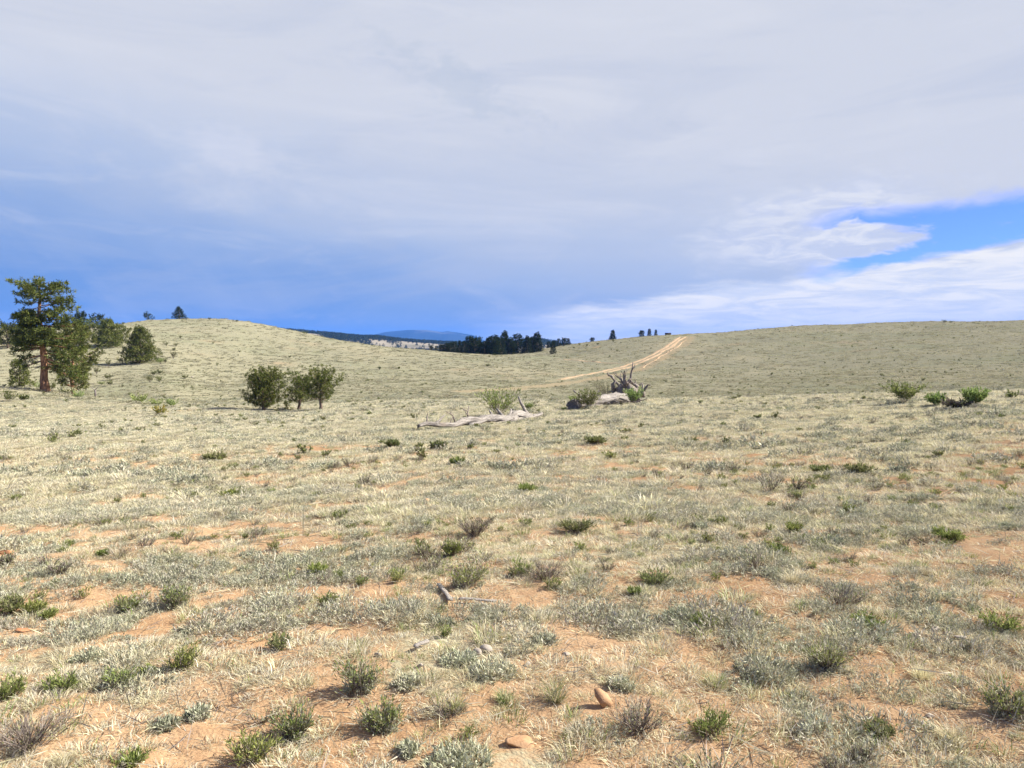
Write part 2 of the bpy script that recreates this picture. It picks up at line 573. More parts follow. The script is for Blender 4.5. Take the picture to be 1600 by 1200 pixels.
def soil_mat():
    m, nt = new_mat('granite_soil')
    geo = node(nt, 'ShaderNodeNewGeometry')
    pos = geo.outputs['Position']
    att = node(nt, 'ShaderNodeVertexColor', layer_name='Col')
    sp = node(nt, 'ShaderNodeSeparateColor')
    nt.links.new(att.outputs[0], sp.inputs[0])
    cov, dirt, far = E(sp.outputs[0]), E(sp.outputs[1]), E(sp.outputs[2])
    big = nz(pos, 0.35, 5, 0.6)
    fine = nz(pos, 14.0, 6, 0.7)
    grain = nz(pos, 70.0, 3, 0.6)
    soil = cmix(sstep(big, 0.35, 0.65), (0.375, 0.235, 0.125), (0.455, 0.31, 0.18))
    soil = cmix(sstep(fine, 0.35, 0.7) * 0.55, soil, (0.29, 0.165, 0.088))
    vor = node(nt, 'ShaderNodeTexVoronoi')
    vor.inputs['Scale'].default_value = 60.0
    nt.links.new(pos, vor.inputs['Vector'])
    gr = sstep(E(vor.outputs['Distance']), 0.32, 0.12) * sstep(grain, 0.5, 0.62)
    soil = cmix(gr * 0.6, soil, (0.60, 0.46, 0.34))
    # matted dead stems and close-cropped grass lying between the tufts
    mat1 = nz(pos, 3.2, 6, 0.7)
    mat2 = nz(pos, 0.06, 4, 0.6)
    mat3 = nz(pos, 0.9, 5, 0.75)
    thatch = cmix(sstep(mat1, 0.32, 0.68), (0.27, 0.25, 0.155), (0.44, 0.40, 0.265))
    thatch = cmix(sstep(mat2, 0.42, 0.64) * 0.45, thatch, (0.33, 0.32, 0.20))
    thatch = cmix(sstep(mat3, 0.60, 0.72) * 0.5, thatch, (0.17, 0.175, 0.105))
    thatch = cmix(sstep(nz(pos, 0.025, 3, 0.5), 0.52, 0.66) * 0.4, thatch, (0.36, 0.29, 0.175))
    thatch = cmix(far * 0.85, thatch, cmix(sstep(mat1, 0.35, 0.65), (0.21, 0.198, 0.122), (0.31, 0.287, 0.19)))
    patch = nz(pos, 0.035, 5, 0.6, 0.4)
    thatch = cmix(far * sstep(patch, 0.50, 0.66) * 0.55, thatch, (0.22, 0.225, 0.135))
    thatch = cmix(far * sstep(patch, 0.46, 0.32) * 0.45, thatch, (0.36, 0.315, 0.20))
    f = sstep(cov + (fine - 0.5) * 0.9, 0.34, 0.70)
    c = cmix(f, soil, thatch)
    fade = sstep(dirt + (nz(pos, 0.8, 5, 0.7) - 0.5) * 0.7, 0.35, 0.75)
    c = cmix(fade * 0.8, c, (0.38, 0.285, 0.165))
    d = node(nt, 'ShaderNodeBsdfDiffuse')
    d.inputs['Roughness'].default_value = 0.6
    nt.links.new(c, d.inputs['Color'])
    bump = node(nt, 'ShaderNodeBump')
    bump.inputs['Strength'].default_value = 0.9
    bump.inputs['Distance'].default_value = 0.02
    nt.links.new((fine * 0.6 + grain * 0.3 + E(vor.outputs['Distance']) * -0.25).s, bump.inputs['Height'])
    bump2 = node(nt, 'ShaderNodeBump')
    bump2.inputs['Strength'].default_value = 0.7
    bump2.inputs['Distance'].default_value = 0.25
    nt.links.new((mat1 * far * 0.6 + mat3 * far).s, bump2.inputs['Height'])
    nt.links.new(bump.outputs[0], bump2.inputs['Normal'])
    nt.links.new(bump2.outputs[0], d.inputs['Normal'])
    out_surface(nt, d.outputs[0])
    return m

M_SOIL = soil_mat()

def track_mat():
    m, nt = new_mat('wheel_worn_dirt')
    pos = node(nt, 'ShaderNodeNewGeometry').outputs['Position']
    a, b = nz(pos, 0.9, 6, 0.7), nz(pos, 7.0, 5, 0.7)
    c = cmix(sstep(a, 0.35, 0.65), (0.38, 0.265, 0.16), (0.46, 0.34, 0.225))
    c = cmix(sstep(b, 0.5, 0.75) * 0.4, c, (0.29, 0.19, 0.115))
    d = node(nt, 'ShaderNodeBsdfDiffuse')
    nt.links.new(c, d.inputs['Color'])
    bp = node(nt, 'ShaderNodeBump')
    bp.inputs['Distance'].default_value = 0.08
    nt.links.new(b.s, bp.inputs['Height'])
    nt.links.new(bp.outputs[0], d.inputs['Normal'])
    out_surface(nt, d.outputs[0])
    return m

M_TRACK = track_mat()

def rock_mat(name, a, b, c):
    m, nt = new_mat(name)
    pos = node(nt, 'ShaderNodeTexCoord').outputs['Object']
    n1, n2 = nz(pos, 9.0, 6, 0.65), nz(pos, 60.0, 4, 0.7)
    k = cmix(sstep(n1, 0.35, 0.65), a, b)
    k = cmix(sstep(n2, 0.55, 0.7) * 0.6, k, c)
    p = node(nt, 'ShaderNodeBsdfPrincipled')
    p.inputs['Roughness'].default_value = 0.85
    nt.links.new(k, p.inputs['Base Color'])
    bp = node(nt, 'ShaderNodeBump')
    bp.inputs['Distance'].default_value = 0.006
    nt.links.new((n1 + n2 * 0.5).s, bp.inputs['Height'])
    nt.links.new(bp.outputs[0], p.inputs['Normal'])
    out_surface(nt, p.outputs[0])
    return m

M_ROCK_O = rock_mat('orange_granite', (0.34, 0.185, 0.085), (0.42, 0.26, 0.14), (0.22, 0.11, 0.055))
M_ROCK_G = rock_mat('pale_granite', (0.27, 0.225, 0.175), (0.36, 0.31, 0.25), (0.19, 0.15, 0.11))
M_ROCK_R = rock_mat('rusty_rock', (0.36, 0.155, 0.065), (0.42, 0.20, 0.09), (0.20, 0.085, 0.04))

def wood_mat(name, dark, mid, light, sx=2.0, sl=0.12):
    """weathered wood, grain running along the object's own X axis"""
    m, nt = new_mat(name)
    pos = node(nt, 'ShaderNodeTexCoord').outputs['Object']
    mp = node(nt, 'ShaderNodeMapping')
    mp.inputs['Scale'].default_value = (sl, sx, sx)
    nt.links.new(pos, mp.inputs[0])
    n1 = nz(mp.outputs[0], 6.0, 6, 0.7, 0.3)
    n2 = nz(mp.outputs[0], 26.0, 4, 0.65)
    n3 = nz(pos, 1.6, 4, 0.6)
    c = cmix(sstep(n1, 0.32, 0.66), mid, light)
    c = cmix(sstep(n2, 0.54, 0.64) * 0.9, c, dark)
    c = cmix(sstep(n3, 0.55, 0.75) * 0.45, c, (mid[0] * 1.05, mid[1] * 0.82, mid[2] * 0.66))
    p = node(nt, 'ShaderNodeBsdfPrincipled')
    p.inputs['Roughness'].default_value = 0.8
    nt.links.new(c, p.inputs['Base Color'])
    bp = node(nt, 'ShaderNodeBump')
    bp.inputs['Distance'].default_value = 0.03
    bp.inputs['Strength'].default_value = 0.9
    nt.links.new((n1 + n2 * 0.7).s, bp.inputs['Height'])
    nt.links.new(bp.outputs[0], p.inputs['Normal'])
    out_surface(nt, p.outputs[0])
    return m

M_WOOD = wood_mat('silver_deadwood', (0.04, 0.032, 0.026), (0.155, 0.132, 0.11), (0.32, 0.285, 0.245))
M_ROOT = wood_mat('dark_root_wood', (0.05, 0.038, 0.03), (0.15, 0.115, 0.085), (0.32, 0.27, 0.22))
M_LATH = wood_mat('bleached_lath', (0.20, 0.16, 0.12), (0.42, 0.36, 0.30), (0.54, 0.48, 0.41), 14.0, 0.8)

def bark_mat():
    m, nt = new_mat('orange_pine_bark')
    pos = node(nt, 'ShaderNodeTexCoord').outputs['Object']
    mp = node(nt, 'ShaderNodeMapping')
    mp.inputs['Scale'].default_value = (1, 1, 0.28)
    nt.links.new(pos, mp.inputs[0])
    n1, n2 = nz(mp.outputs[0], 7.0, 5, 0.65), nz(mp.outputs[0], 20.0, 4, 0.6)
    c = cmix(sstep(n1, 0.35, 0.62), (0.12, 0.065, 0.04), (0.42, 0.225, 0.12))
    c = cmix(sstep(n2, 0.5, 0.7) * 0.6, c, (0.50, 0.31, 0.19))
    d = node(nt, 'ShaderNodeBsdfDiffuse')
    nt.links.new(c, d.inputs['Color'])
    bp = node(nt, 'ShaderNodeBump')
    bp.inputs['Distance'].default_value = 0.06
    nt.links.new((n1 + n2 * 0.5).s, bp.inputs['Height'])
    nt.links.new(bp.outputs[0], d.inputs['Normal'])
    out_surface(nt, d.outputs[0])
    return m

M_BARK = bark_mat()

# ------------------------------------------------------------------ ground sheet: a fan that is fine near the viewer, reaching the horizon
thf = np.concatenate([np.linspace(-math.pi, R(-80), 60, endpoint=False), np.linspace(R(-80), R(-46), 110, endpoint=False), np.linspace(R(-46), R(46), 640), np.linspace(R(46), R(80), 110)[1:], np.linspace(R(80), math.pi, 60)[1:]])
rgf = np.concatenate([[0.0], np.geomspace(0.5, 420, 500), np.geomspace(440, 10700, 40)])
TT, RR = np.meshgrid(thf, rgf[1:], indexing='ij')
GX, GY = np.sin(TT) * RR, np.cos(TT) * RR
GZ = H(GX, GY)
cv = cover(GX, GY)
far_w = smooth(RR, 9, 34)
cov_v = np.clip(smooth(cv, 0.40, 0.66) * (1 - far_w) * 0.55 + far_w * (0.80 + (fbm(GX, GY, 9.0, 3, 81) - 0.5) * 0.55), 0, 1)
dirt_v = np.zeros_like(GX)
sel = (RR > 70) & (RR < 330) & (np.abs(TT) < R(25))
for road, w, k in ((ROAD_MAIN, 2.2, 0.50), (ROAD_OLD, 2.8, 0.60), (ROAD_SIDE, 1.8, 0.42)):
    dd = road_dist(GX[sel], GY[sel], road)
    dirt_v[sel] = np.maximum(dirt_v[sel], k * (1 - smooth(dd, w * 0.5, w * 1.5)))
for u, v, su, sv, k in ((330, 641, 75, 2.6, .95), (475, 641, 55, 2.4, .9), (1013, 517, 0, 0, 0), (932, 543, 9, 2.2, .9), (195, 560, 26, 5, .45), (250, 638, 8, 3, .7)):
    if su:
        c0, cl = hit(u, v), px(su, hit(u, v))
        cd = np.linalg.norm(hit(u, v - sv)[:2] - c0[:2])
        e_ = np.sqrt(((GX - c0[0]) / cl)**2 + ((GY - c0[1]) / max(cd, 0.8))**2)
        dirt_v = np.maximum(dirt_v, k * (1 - smooth(e_, 0.5, 1.2)))
nt_, nr_ = GX.shape
V = np.concatenate([np.stack([GX, GY, GZ], -1).reshape(-1, 3), [[0, 0, float(H(0.0, 0.0))]]])
ii, jj = np.meshgrid(np.arange(nt_ - 1), np.arange(nr_ - 1), indexing='ij')
q = np.stack([ii * nr_ + jj, ii * nr_ + jj + 1, (ii + 1) * nr_ + jj + 1, (ii + 1) * nr_ + jj], -1).reshape(-1, 4)
F = np.concatenate([q[:, [0, 2, 1]], q[:, [0, 3, 2]],
                    np.stack([np.arange(nt_ - 1) * nr_, np.full(nt_ - 1, len(V) - 1), (np.arange(nt_ - 1) + 1) * nr_], 1)[:, [0, 2, 1]][:, ::-1]])
C = np.concatenate([np.stack([cov_v, dirt_v, far_w], -1).reshape(-1, 3), [[.5, 0, 0]]])
ground = link('ground', mesh_np('ground', V, F, C, True), M_SOIL)
tag(ground, 'rolling open rangeland of orange granite soil', 'ground', kind='structure')

# ------------------------------------------------------------------ dirt roads, two worn wheel tracks each
def track_strip(name, road, off, width, parent, rng, start=0.0, end=1.0, lift=0.04):
    n = len(road)
    a, b = int(n * start), int(n * end)
    road = road[a:b]
    n = len(road)
    t = unit(np.gradient(road, axis=0))
    nr = np.stack([t[:, 1], -t[:, 0]], 1)
    wv = width * (0.75 + 0.5 * fbm(np.arange(n), np.zeros(n), 7.0, 3, rng.randint(999)))
    wv = wv * np.clip(np.minimum(np.arange(n), np.arange(n)[::-1]) / 6.0, 0.05, 1)
    ce = road + nr * (off + (fbm(np.arange(n), np.zeros(n), 15.0, 2, rng.randint(999)) - .5)[:, None] * 1.0)
    cols = np.linspace(-0.5, 0.5, 6)
    P = ce[:, None] + nr[:, None] * (cols[None, :, None] * wv[:, None, None])
    P = P + rng.normal(size=P.shape) * 0.11
    Z = H(P[..., 0], P[..., 1]) + lift
    Z[:, [0, -1]] -= lift + 0.03
    V = np.concatenate([P, Z[..., None]], -1).reshape(-1, 3)
    i, j = np.meshgrid(np.arange(n - 1), np.arange(5), indexing='ij')
    q = np.stack([i * 6 + j, i * 6 + j + 1, (i + 1) * 6 + j + 1, (i + 1) * 6 + j], -1).reshape(-1, 4)
    me = mesh_np(name, V, q, None, True)
    return link(name, me, M_TRACK, parent)

rng = rs(5)
road = tag(empty('dirt_road', (0, 0, 0)), 'pale two-track dirt road climbing the right hill to the skyline', 'road', kind='structure')
track_strip('wheel_track', ROAD_MAIN, -0.85, 1.3, road, rng, 0.0, 0.72)
track_strip('wheel_track', ROAD_MAIN, 0.85, 1.25, road, rng, 0.0, 0.95)
road = tag(empty('old_track', (0, 0, 0)), 'older half-overgrown vehicle track just right of the dirt road', 'road', kind='structure')
track_strip('wheel_track', ROAD_OLD, 0.7, 0.6, road, rng, 0.05, 0.5)
road = tag(empty('side_track', (0, 0, 0)), 'faint side track branching left along the foot of the hill', 'road', kind='structure')
track_strip('wheel_track', ROAD_SIDE, 0.0, 0.55, road, rng)

# ------------------------------------------------------------------ far ridge and mountain
def ridge(name, crest_uv, r0, depth, zbase, mat, rough, label, seed, nu=260, nd=40):
    us = np.linspace(crest_uv[0][0], crest_uv[-1][0], nu)
    vs = np.interp(us, [c[0] for c in crest_uv], [c[1] for c in crest_uv])
    th_ = np.array([theta(u) for u in us])
    zc = np.array([zat(u, v, r0) for u, v in zip(us, vs)])
    s = np.linspace(-1, 1, nd)
    r = r0 + s * depth
    w = np.where(s <= 0, smooth(s, -1, 0.0), 1 - smooth(s, 0, 1.0))
    TH, RR_ = np.meshgrid(th_, r, indexing='ij')
    X, Y = np.sin(TH) * RR_, np.cos(TH) * RR_
    nzv = (fbm(X, Y, depth * 0.45, 4, seed) - 0.5) * rough
    Z = zbase + np.maximum(zc[:, None] - zbase, 0) * w[None] + nzv * (w * (1 - w) * 4)[None]
    V = np.stack([X, Y, Z], -1).reshape(-1, 3)
    i, j = np.meshgrid(np.arange(nu - 1), np.arange(nd - 1), indexing='ij')
    q = np.stack([i * nd + j, i * nd + j + 1, (i + 1) * nd + j + 1, (i + 1) * nd + j], -1).reshape(-1, 4)[:, ::-1]
    o = link(name, mesh_np(name, V, q, None, True), mat)
    tag(o, label, 'ridge', kind='structure')
    return X, Y, Z

def far_mat(name, a, b, c, sc, lo=0.55, hi=0.62, amount=0.8):
    m, nt = new_mat(name)
    pos = node(nt, 'ShaderNodeNewGeometry').outputs['Position']
    n1, n2 = nz(pos, sc, 5, 0.6), nz(pos, sc * 0.35, 4, 0.6)
    k = cmix(sstep(n1, 0.35, 0.65), a, b)
    k = cmix(sstep(n2, lo, hi) * amount, k, c)
    d = node(nt, 'ShaderNodeBsdfDiffuse')
    nt.links.new(k, d.inputs['Color'])
    out_surface(nt, d.outputs[0])
    return m

M_FAR = far_mat('far_meadow', (0.17, 0.155, 0.11), (0.27, 0.235, 0.17), (0.20, 0.18, 0.12), 0.01)
M_MTN = far_mat('mountain_forest', (0.018, 0.030, 0.030), (0.032, 0.046, 0.042), (0.22, 0.22, 0.22), 0.0022, 0.62, 0.68, 0.3)
RX, RY, RZ = ridge('forested_ridge', [(330, 513), (430, 516), (470, 519), (520, 523), (560, 527), (585, 527), (610, 530.5), (650, 534), (690, 536.5), (730, 537.5), (770, 539),
                    (800, 540), (815, 535), (830, 531), (848, 533), (865, 539), (900, 541), (960, 543)], 1900, 560, -22, M_FAR, 26, 'low far ridge with pale clearings beyond the saddle', 3)
ridge('mountain', [(520, 541), (570, 528), (590, 522), (602, 519), (622, 517), (640, 515.5), (665, 515.5), (690, 518.5), (701, 517.5), (722, 520.5), (740, 524), (755, 531), (770, 541), (900, 544)],
      9000, 1500, -30, M_MTN, 150, 'distant blue mountain on the horizon left of the middle', 9)

# ------------------------------------------------------------------ plants: prototypes for the uncountable cover
def jit(rng, n, c, amt=0.18):
    c = np.asarray(c, float)
    return c[None] * (1 + rng.normal(size=(n, 1)) * amt) * (1 + rng.normal(size=(n, 3)) * amt * 0.25)

def pick(rng, n, cols, amt=0.18):
    cols = np.asarray(cols, float)
    return np.abs(cols[rng.randint(len(cols), size=n)] * (1 + rng.normal(size=(n, 1)) * amt))

STRAW = [(0.63, 0.57, 0.36), (0.69, 0.63, 0.43), (0.56, 0.51, 0.31), (0.62, 0.57, 0.39)]
DEADG = [(0.55, 0.51, 0.39), (0.62, 0.58, 0.46), (0.46, 0.42, 0.31)]
FRESH = [(0.24, 0.31, 0.09), (0.30, 0.36, 0.13), (0.18, 0.26, 0.07)]
SAGE = [(0.43, 0.44, 0.34), (0.50, 0.50, 0.40), (0.36, 0.37, 0.27), (0.54, 0.53, 0.43)]
RABBIT = [(0.21, 0.26, 0.07), (0.27, 0.31, 0.09), (0.17, 0.20, 0.06), (0.34, 0.36, 0.13)]
OLIVE = [(0.24, 0.25, 0.11), (0.31, 0.31, 0.15), (0.18, 0.19, 0.08)]
TWIG = [(0.25, 0.205, 0.165), (0.33, 0.28, 0.235), (0.18, 0.145, 0.115)]

def tone(cols, k, g=1.0):
    return [(c[0] * k, c[1] * k * g, c[2] * k) for c in cols]

STRAW, DEADG, SAGE = tone(STRAW, 0.93, 1.0), tone(DEADG, 0.87, 1.0), [(c[0] * .82, c[1] * .82, c[2] * .72) for c in SAGE]
FRESH, RABBIT, OLIVE, TWIG = tone(FRESH, 0.92), tone(RABBIT, 0.92), tone(OLIVE, 0.88), tone(TWIG, 0.85)

def disk(rng, n, r, p=0.5):
    a, d = rng.uniform(0, 2 * math.pi, n), r * rng.uniform(0, 1, n)**p
    return np.stack([np.cos(a) * d, np.sin(a) * d, np.zeros(n)], 1)

def g_tuft(rng, n, rad, h, w, cols, lean=0.75, droop=0.5):
    g = Geo()
    P = disk(rng, n, rad)
    P[:, 2] = -0.01
    D = P / max(rad, 1e-6) * lean + rng.normal(size=(n, 3)) * 0.28
    D[:, 2] = 1.0
    blades(g, P, D, h * rng.uniform(0.5, 1.1, n), w, pick(rng, n, cols), rng, droop)
    return g

def g_sage(rng, n, rad, h, cols=SAGE, lw=0.006, ll=0.028, dry=0.12):
    """low silvery cushion: short stems, each a brush of tiny leaves"""
    g = Geo()
    ns = max(8, n // 16)
    P = disk(rng, ns, rad, 0.55)
    rr = np.hypot(P[:, 0], P[:, 1]) / rad
    top = h * np.sqrt(np.clip(1.06 - rr**2, 0.05, 1)) * rng.uniform(0.6, 1.15, ns)
    D = unit(np.stack([P[:, 0] / rad * 0.9, P[:, 1] / rad * 0.9, np.ones(ns)], 1) + rng.normal(size=(ns, 3)) * 0.22)
    k = rng.randint(ns, size=n)
    f = rng.uniform(0.15, 1.0, n)
    base = P * 0.75
    base[:, 2] = -0.005
    LP = base[k] + D[k] * (top[k] * f)[:, None] + rng.normal(size=(n, 3)) * 0.006
    LD = D[k] * 0.9 + rng.normal(size=(n, 3)) * 0.55
    C = pick(rng, n, cols, 0.16)
    dm = rng.uniform(size=n) < dry
    C[dm] = pick(rng, dm.sum(), DEADG)
    leaves(g, LP, LD, ll * rng.uniform(0.6, 1.3, n), lw, C, rng)
    blades(g, base, D, top * 0.95, 0.004, pick(rng, ns, TWIG), rng, 0.05)
    return g

def g_shrub(rng, stems, rad, h, leaf_n, cols, ll=0.03, lw=0.006, lean=0.9, leaf_from=0.45, twig_w=0.006, twigs=5, tcols=TWIG):
    """upright shrub: returns (stem geometry, leaf geometry)"""
    gs, gl = Geo(), Geo()
    P = disk(rng, stems, rad * 0.22)
    P[:, 2] = -0.02
    a = rng.uniform(0, 2 * math.pi, stems)
    sp = rng.uniform(0.05, 1.0, stems)**0.5
    D = unit(np.stack([np.cos(a) * sp * lean, np.sin(a) * sp * lean, np.ones(stems)], 1))
    L = h * rng.uniform(0.45, 1.12, stems) * np.sqrt(1 + (lean * sp)**2 * 0.6)
    blades(gs, P, D, L, twig_w, pick(rng, stems, tcols), rng, 0.08)
    m = stems * twigs
    k = np.repeat(np.arange(stems), twigs)
    f = rng.uniform(0.3, 0.85, m)
    TP = P[k] + D[k] * (L[k] * f)[:, None]
    TD = unit(D[k] + rng.normal(size=(m, 3)) * 0.38 + [0, 0, 0.15])
    TL = L[k] * (1.05 - f) * rng.uniform(0.5, 1.1, m)
    blades(gs, TP, TD, TL, twig_w * 0.6, pick(rng, m, tcols), rng, 0.05)
    if leaf_n:
        j = rng.randint(m, size=leaf_n)
        t = rng.uniform(leaf_from * 0.4, 1.05, leaf_n)
        LP = TP[j] + TD[j] * (TL[j] * t)[:, None]
        LD = TD[j] + rng.normal(size=(leaf_n, 3)) * 0.5 + [0, 0, 0.25]
        leaves(gl, LP, LD, ll * rng.uniform(0.6, 1.3, leaf_n), lw, pick(rng, leaf_n, cols, 0.2), rng)
    return gs, gl

def merge(*gs):
    g = Geo()
    for a in gs:
        if a.V:
            g.add(np.concatenate(a.V), np.concatenate(a.F), np.concatenate(a.C))
    return g

def g_rock(rng, size, flat=0.6, sub=2, seed=0):
    """angular stone: an icosphere cut by random planes"""
    import bmesh
    bm = bmesh.new()
    bmesh.ops.create_icosphere(bm, subdivisions=sub, radius=1.0)
    V = np.array([v.co[:] for v in bm.verts])
    F = np.array([[v.index for v in f.verts] for f in bm.faces])
    bm.free()
    for _ in range(13):
        nn = unit(rng.normal(size=3))
        d = rng.uniform(0.38, 0.72)
        s = V @ nn - d
        V = V - np.maximum(s, 0)[:, None] * nn[None]
    V = V * (1 + rng.normal(size=(len(V), 1)) * 0.025)
    V = V * np.array([1, rng.uniform(0.6, 0.95), flat]) * size
    g = Geo()
    g.add(V, F, (0.5, 0.35, 0.2))
    return g

def proto_coll(name, items):
    c = bpy.data.collections.new(name)
    for k, (g, mat) in enumerate(items):
        me = g.mesh('%s_%02d' % (name, k))
        me.materials.append(mat)
        o = bpy.data.objects.new('%s_%02d' % (name, k), me)
        c.objects.link(o)
    return c

def scatter(name, coll, P, rot, scl, idx, label, cat):
    """one object: a point cloud that carries many small plants"""
    me = bpy.data.meshes.new(name)
    me.vertices.add(len(P))
    me.vertices.foreach_set('co', np.asarray(P, np.float32).ravel())
    for nm, ty, key, dat in (('rot', 'FLOAT_VECTOR', 'vector', rot), ('scl', 'FLOAT_VECTOR', 'vector', scl), ('idx', 'INT', 'value', idx)):
        a = me.attributes.new(nm, ty, 'POINT')
        a.data.foreach_set(key, np.asarray(dat, np.int32 if ty == 'INT' else np.float32).ravel())
    o = link(name, me)
    ng = bpy.data.node_groups.new(name, 'GeometryNodeTree')
    ng.interface.new_socket('Geometry', in_out='INPUT', socket_type='NodeSocketGeometry')
    ng.interface.new_socket('Geometry', in_out='OUTPUT', socket_type='NodeSocketGeometry')
    gi, go = ng.nodes.new('NodeGroupInput'), ng.nodes.new('NodeGroupOutput')
    ip = ng.nodes.new('GeometryNodeInstanceOnPoints')
    ci = ng.nodes.new('GeometryNodeCollectionInfo')
    ci.inputs['Collection'].default_value = coll
    ci.inputs['Separate Children'].default_value = True
    ci.inputs['Reset Children'].default_value = True
    def na(nm, ty):
        n = ng.nodes.new('GeometryNodeInputNamedAttribute')
        n.data_type = ty
        n.inputs['Name'].default_value = nm
        return n.outputs['Attribute']
    L = ng.links.new
    L(gi.outputs[0], ip.inputs['Points'])
    L(ci.outputs[0], ip.inputs['Instance'])
    ip.inputs['Pick Instance'].default_value = True
    L(na('idx', 'INT'), ip.inputs['Instance Index'])
    L(na('rot', 'FLOAT_VECTOR'), ip.inputs['Rotation'])
    L(na('scl', 'FLOAT_VECTOR'), ip.inputs['Scale'])
    L(ip.outputs[0], go.inputs[0])
    md = o.modifiers.new('scatter', 'NODES')
    md.node_group = ng
    tag(o, label, cat, kind='stuff')
    return o

def fan_points(rng, r0, r1, dens, half=R(40)):
    area = half * (r1 * r1 - r0 * r0)
    n = int(area * dens)
    r = np.sqrt(rng.uniform(r0 * r0, r1 * r1, n))
    t = rng.uniform(-half, half, n)
    return np.sin(t) * r, np.cos(t) * r

def spread(rng, bands, keep):
    """bands: (r0, r1, per m2, scale, first index, index count); keep(x, y, r) -> probability"""
    Ps, Rs, Ss, Is = [], [], [], []
    for r0, r1, dens, sc, i0, ic in bands:
        x, y = fan_points(rng, r0 if r0 > 2 else 0.8, r1, dens, R(78) if r1 <= 16 else R(54) if r1 <= 34 else R(43))
        r = np.hypot(x, y)
        m = rng.uniform(size=len(x)) < keep(x, y, r) * (opened_spots(x, y) if r0 < 20 and dens > 3 else 1)
        x, y = x[m], y[m]
        n = len(x)
        Ps.append(np.stack([x, y, H(x, y) - 0.004], 1))
        Rs.append(np.stack([rng.normal(size=n) * 0.06, rng.normal(size=n) * 0.06, rng.uniform(0, 2 * math.pi, n)], 1))
        s = sc * np.exp(rng.normal(size=n) * 0.28)
        Ss.append(np.stack([s, s, s * rng.uniform(0.8, 1.2, n)], 1))
        Is.append(i0 + rng.randint(ic, size=n))
    return np.concatenate(Ps), np.concatenate(Rs), np.concatenate(Ss), np.concatenate(Is)

def off_road(x, y):
    k = np.ones_like(x)
    m = (np.hypot(x, y) > 80) & (np.hypot(x, y) < 320) & (np.abs(np.arctan2(x, y)) < R(22))
    if m.any():
        d = np.minimum(road_dist(x[m], y[m], ROAD_MAIN), np.minimum(road_dist(x[m], y[m], ROAD_OLD), road_dist(x[m], y[m], ROAD_SIDE)))
        k[m] = smooth(d, 1.2, 2.6)
    return k

# spots kept open so that stones and wood scraps show
OPEN = [(*hit(u, v)[:2], r_) for u, v, r_ in [(704, 946, .09), (699, 938, .09), (693, 930, .10), (686, 920, .09), (716, 945, .07), (732, 946, .08), (750, 947, .08), (770, 947, .08),
        (650, 1022, .07), (660, 1018, .07), (669, 1012, .06), (938, 1112, .12), (930, 1130, .10), (812, 1175, .16), (812, 1195, .12), (40, 992, .15), (9, 870, .14), (590, 1030, .06), (658, 1047, .06), (747, 1030, .08), (760, 1026, .08), (823, 1044, .06),
        (884, 1028, .09), (1452, 1128, .10), (667, 790, .12), (1462, 995, .1), (1485, 1000, .1)]]
def opened_spots(x, y):
    k = np.ones_like(x)
    for ox, oy, r_ in OPEN:
        k[(x - ox)**2 + (y - oy)**2 < r_ * r_] = 0
    return k

rng = rs(101)
items = []
for k in range(6):                                                    # 0-5 close tufts, straw with some green
    items.append((g_tuft(rng, 85, 0.045, 0.075, 0.0032, STRAW + (FRESH[:1] if k % 2 else []) + DEADG[:1]), M_GRASS))
for k in range(5):                                                    # 6-10 sprawled grey dead grass
    items.append((g_tuft(rng, 110, 0.09, 0.055, 0.0032, DEADG + STRAW[:2], 1.6, 0.7), M_GRASS))
for k in range(5):                                                    # 11-15 broad short tufts for the middle distance
    items.append((g_tuft(rng, 120, 0.11, 0.075, 0.0055, STRAW + DEADG[:2], 1.1, 0.5), M_GRASS))
for k in range(5):                                                    # 16-20 clump patches for far slopes
    g = Geo()
    for _ in range(9):
        a = g_tuft(rng, 26, 0.16, 0.15, 0.034, [(0.36, 0.335, 0.22), (0.40, 0.372, 0.255), (0.30, 0.29, 0.175)], 1.0, 0.5)
        g.add(np.concatenate(a.V) + np.append(rng.uniform(-0.7, 0.7, 2), 0), np.concatenate(a.F), np.concatenate(a.C))
    items.append((g, M_GRASS))
PC = proto_coll('grass_kinds', items)
def keep_grass(x, y, r):
    c = cover(x, y)
    near = smooth(c, 0.36, 0.51) * 0.85 + 0.14
    return np.clip(near * (1 - smooth(r, 8, 26)) + smooth(r, 8, 26) * (0.5 + 0.5 * smooth(c, 0.34, 0.52)), 0, 1) * off_road(x, y)
P, Ro, S, I = spread(rng, [(1.6, 9, 48, 0.9, 0, 6), (1.6, 11, 110, 0.95, 6, 5), (8, 26, 40, 1.0, 0, 6), (8, 30, 66, 1.0, 11, 5), (26, 75, 18, 1.35, 11, 5),
                           (70, 130, 0.9, 0.75, 16, 5), (130, 330, 0.28, 1.0, 16, 5)], keep_grass)
scatter('dry_grass', PC, P, Ro, S, I, 'pale straw coloured bunchgrass covering the whole range', 'grass')
print('grass', len(P))

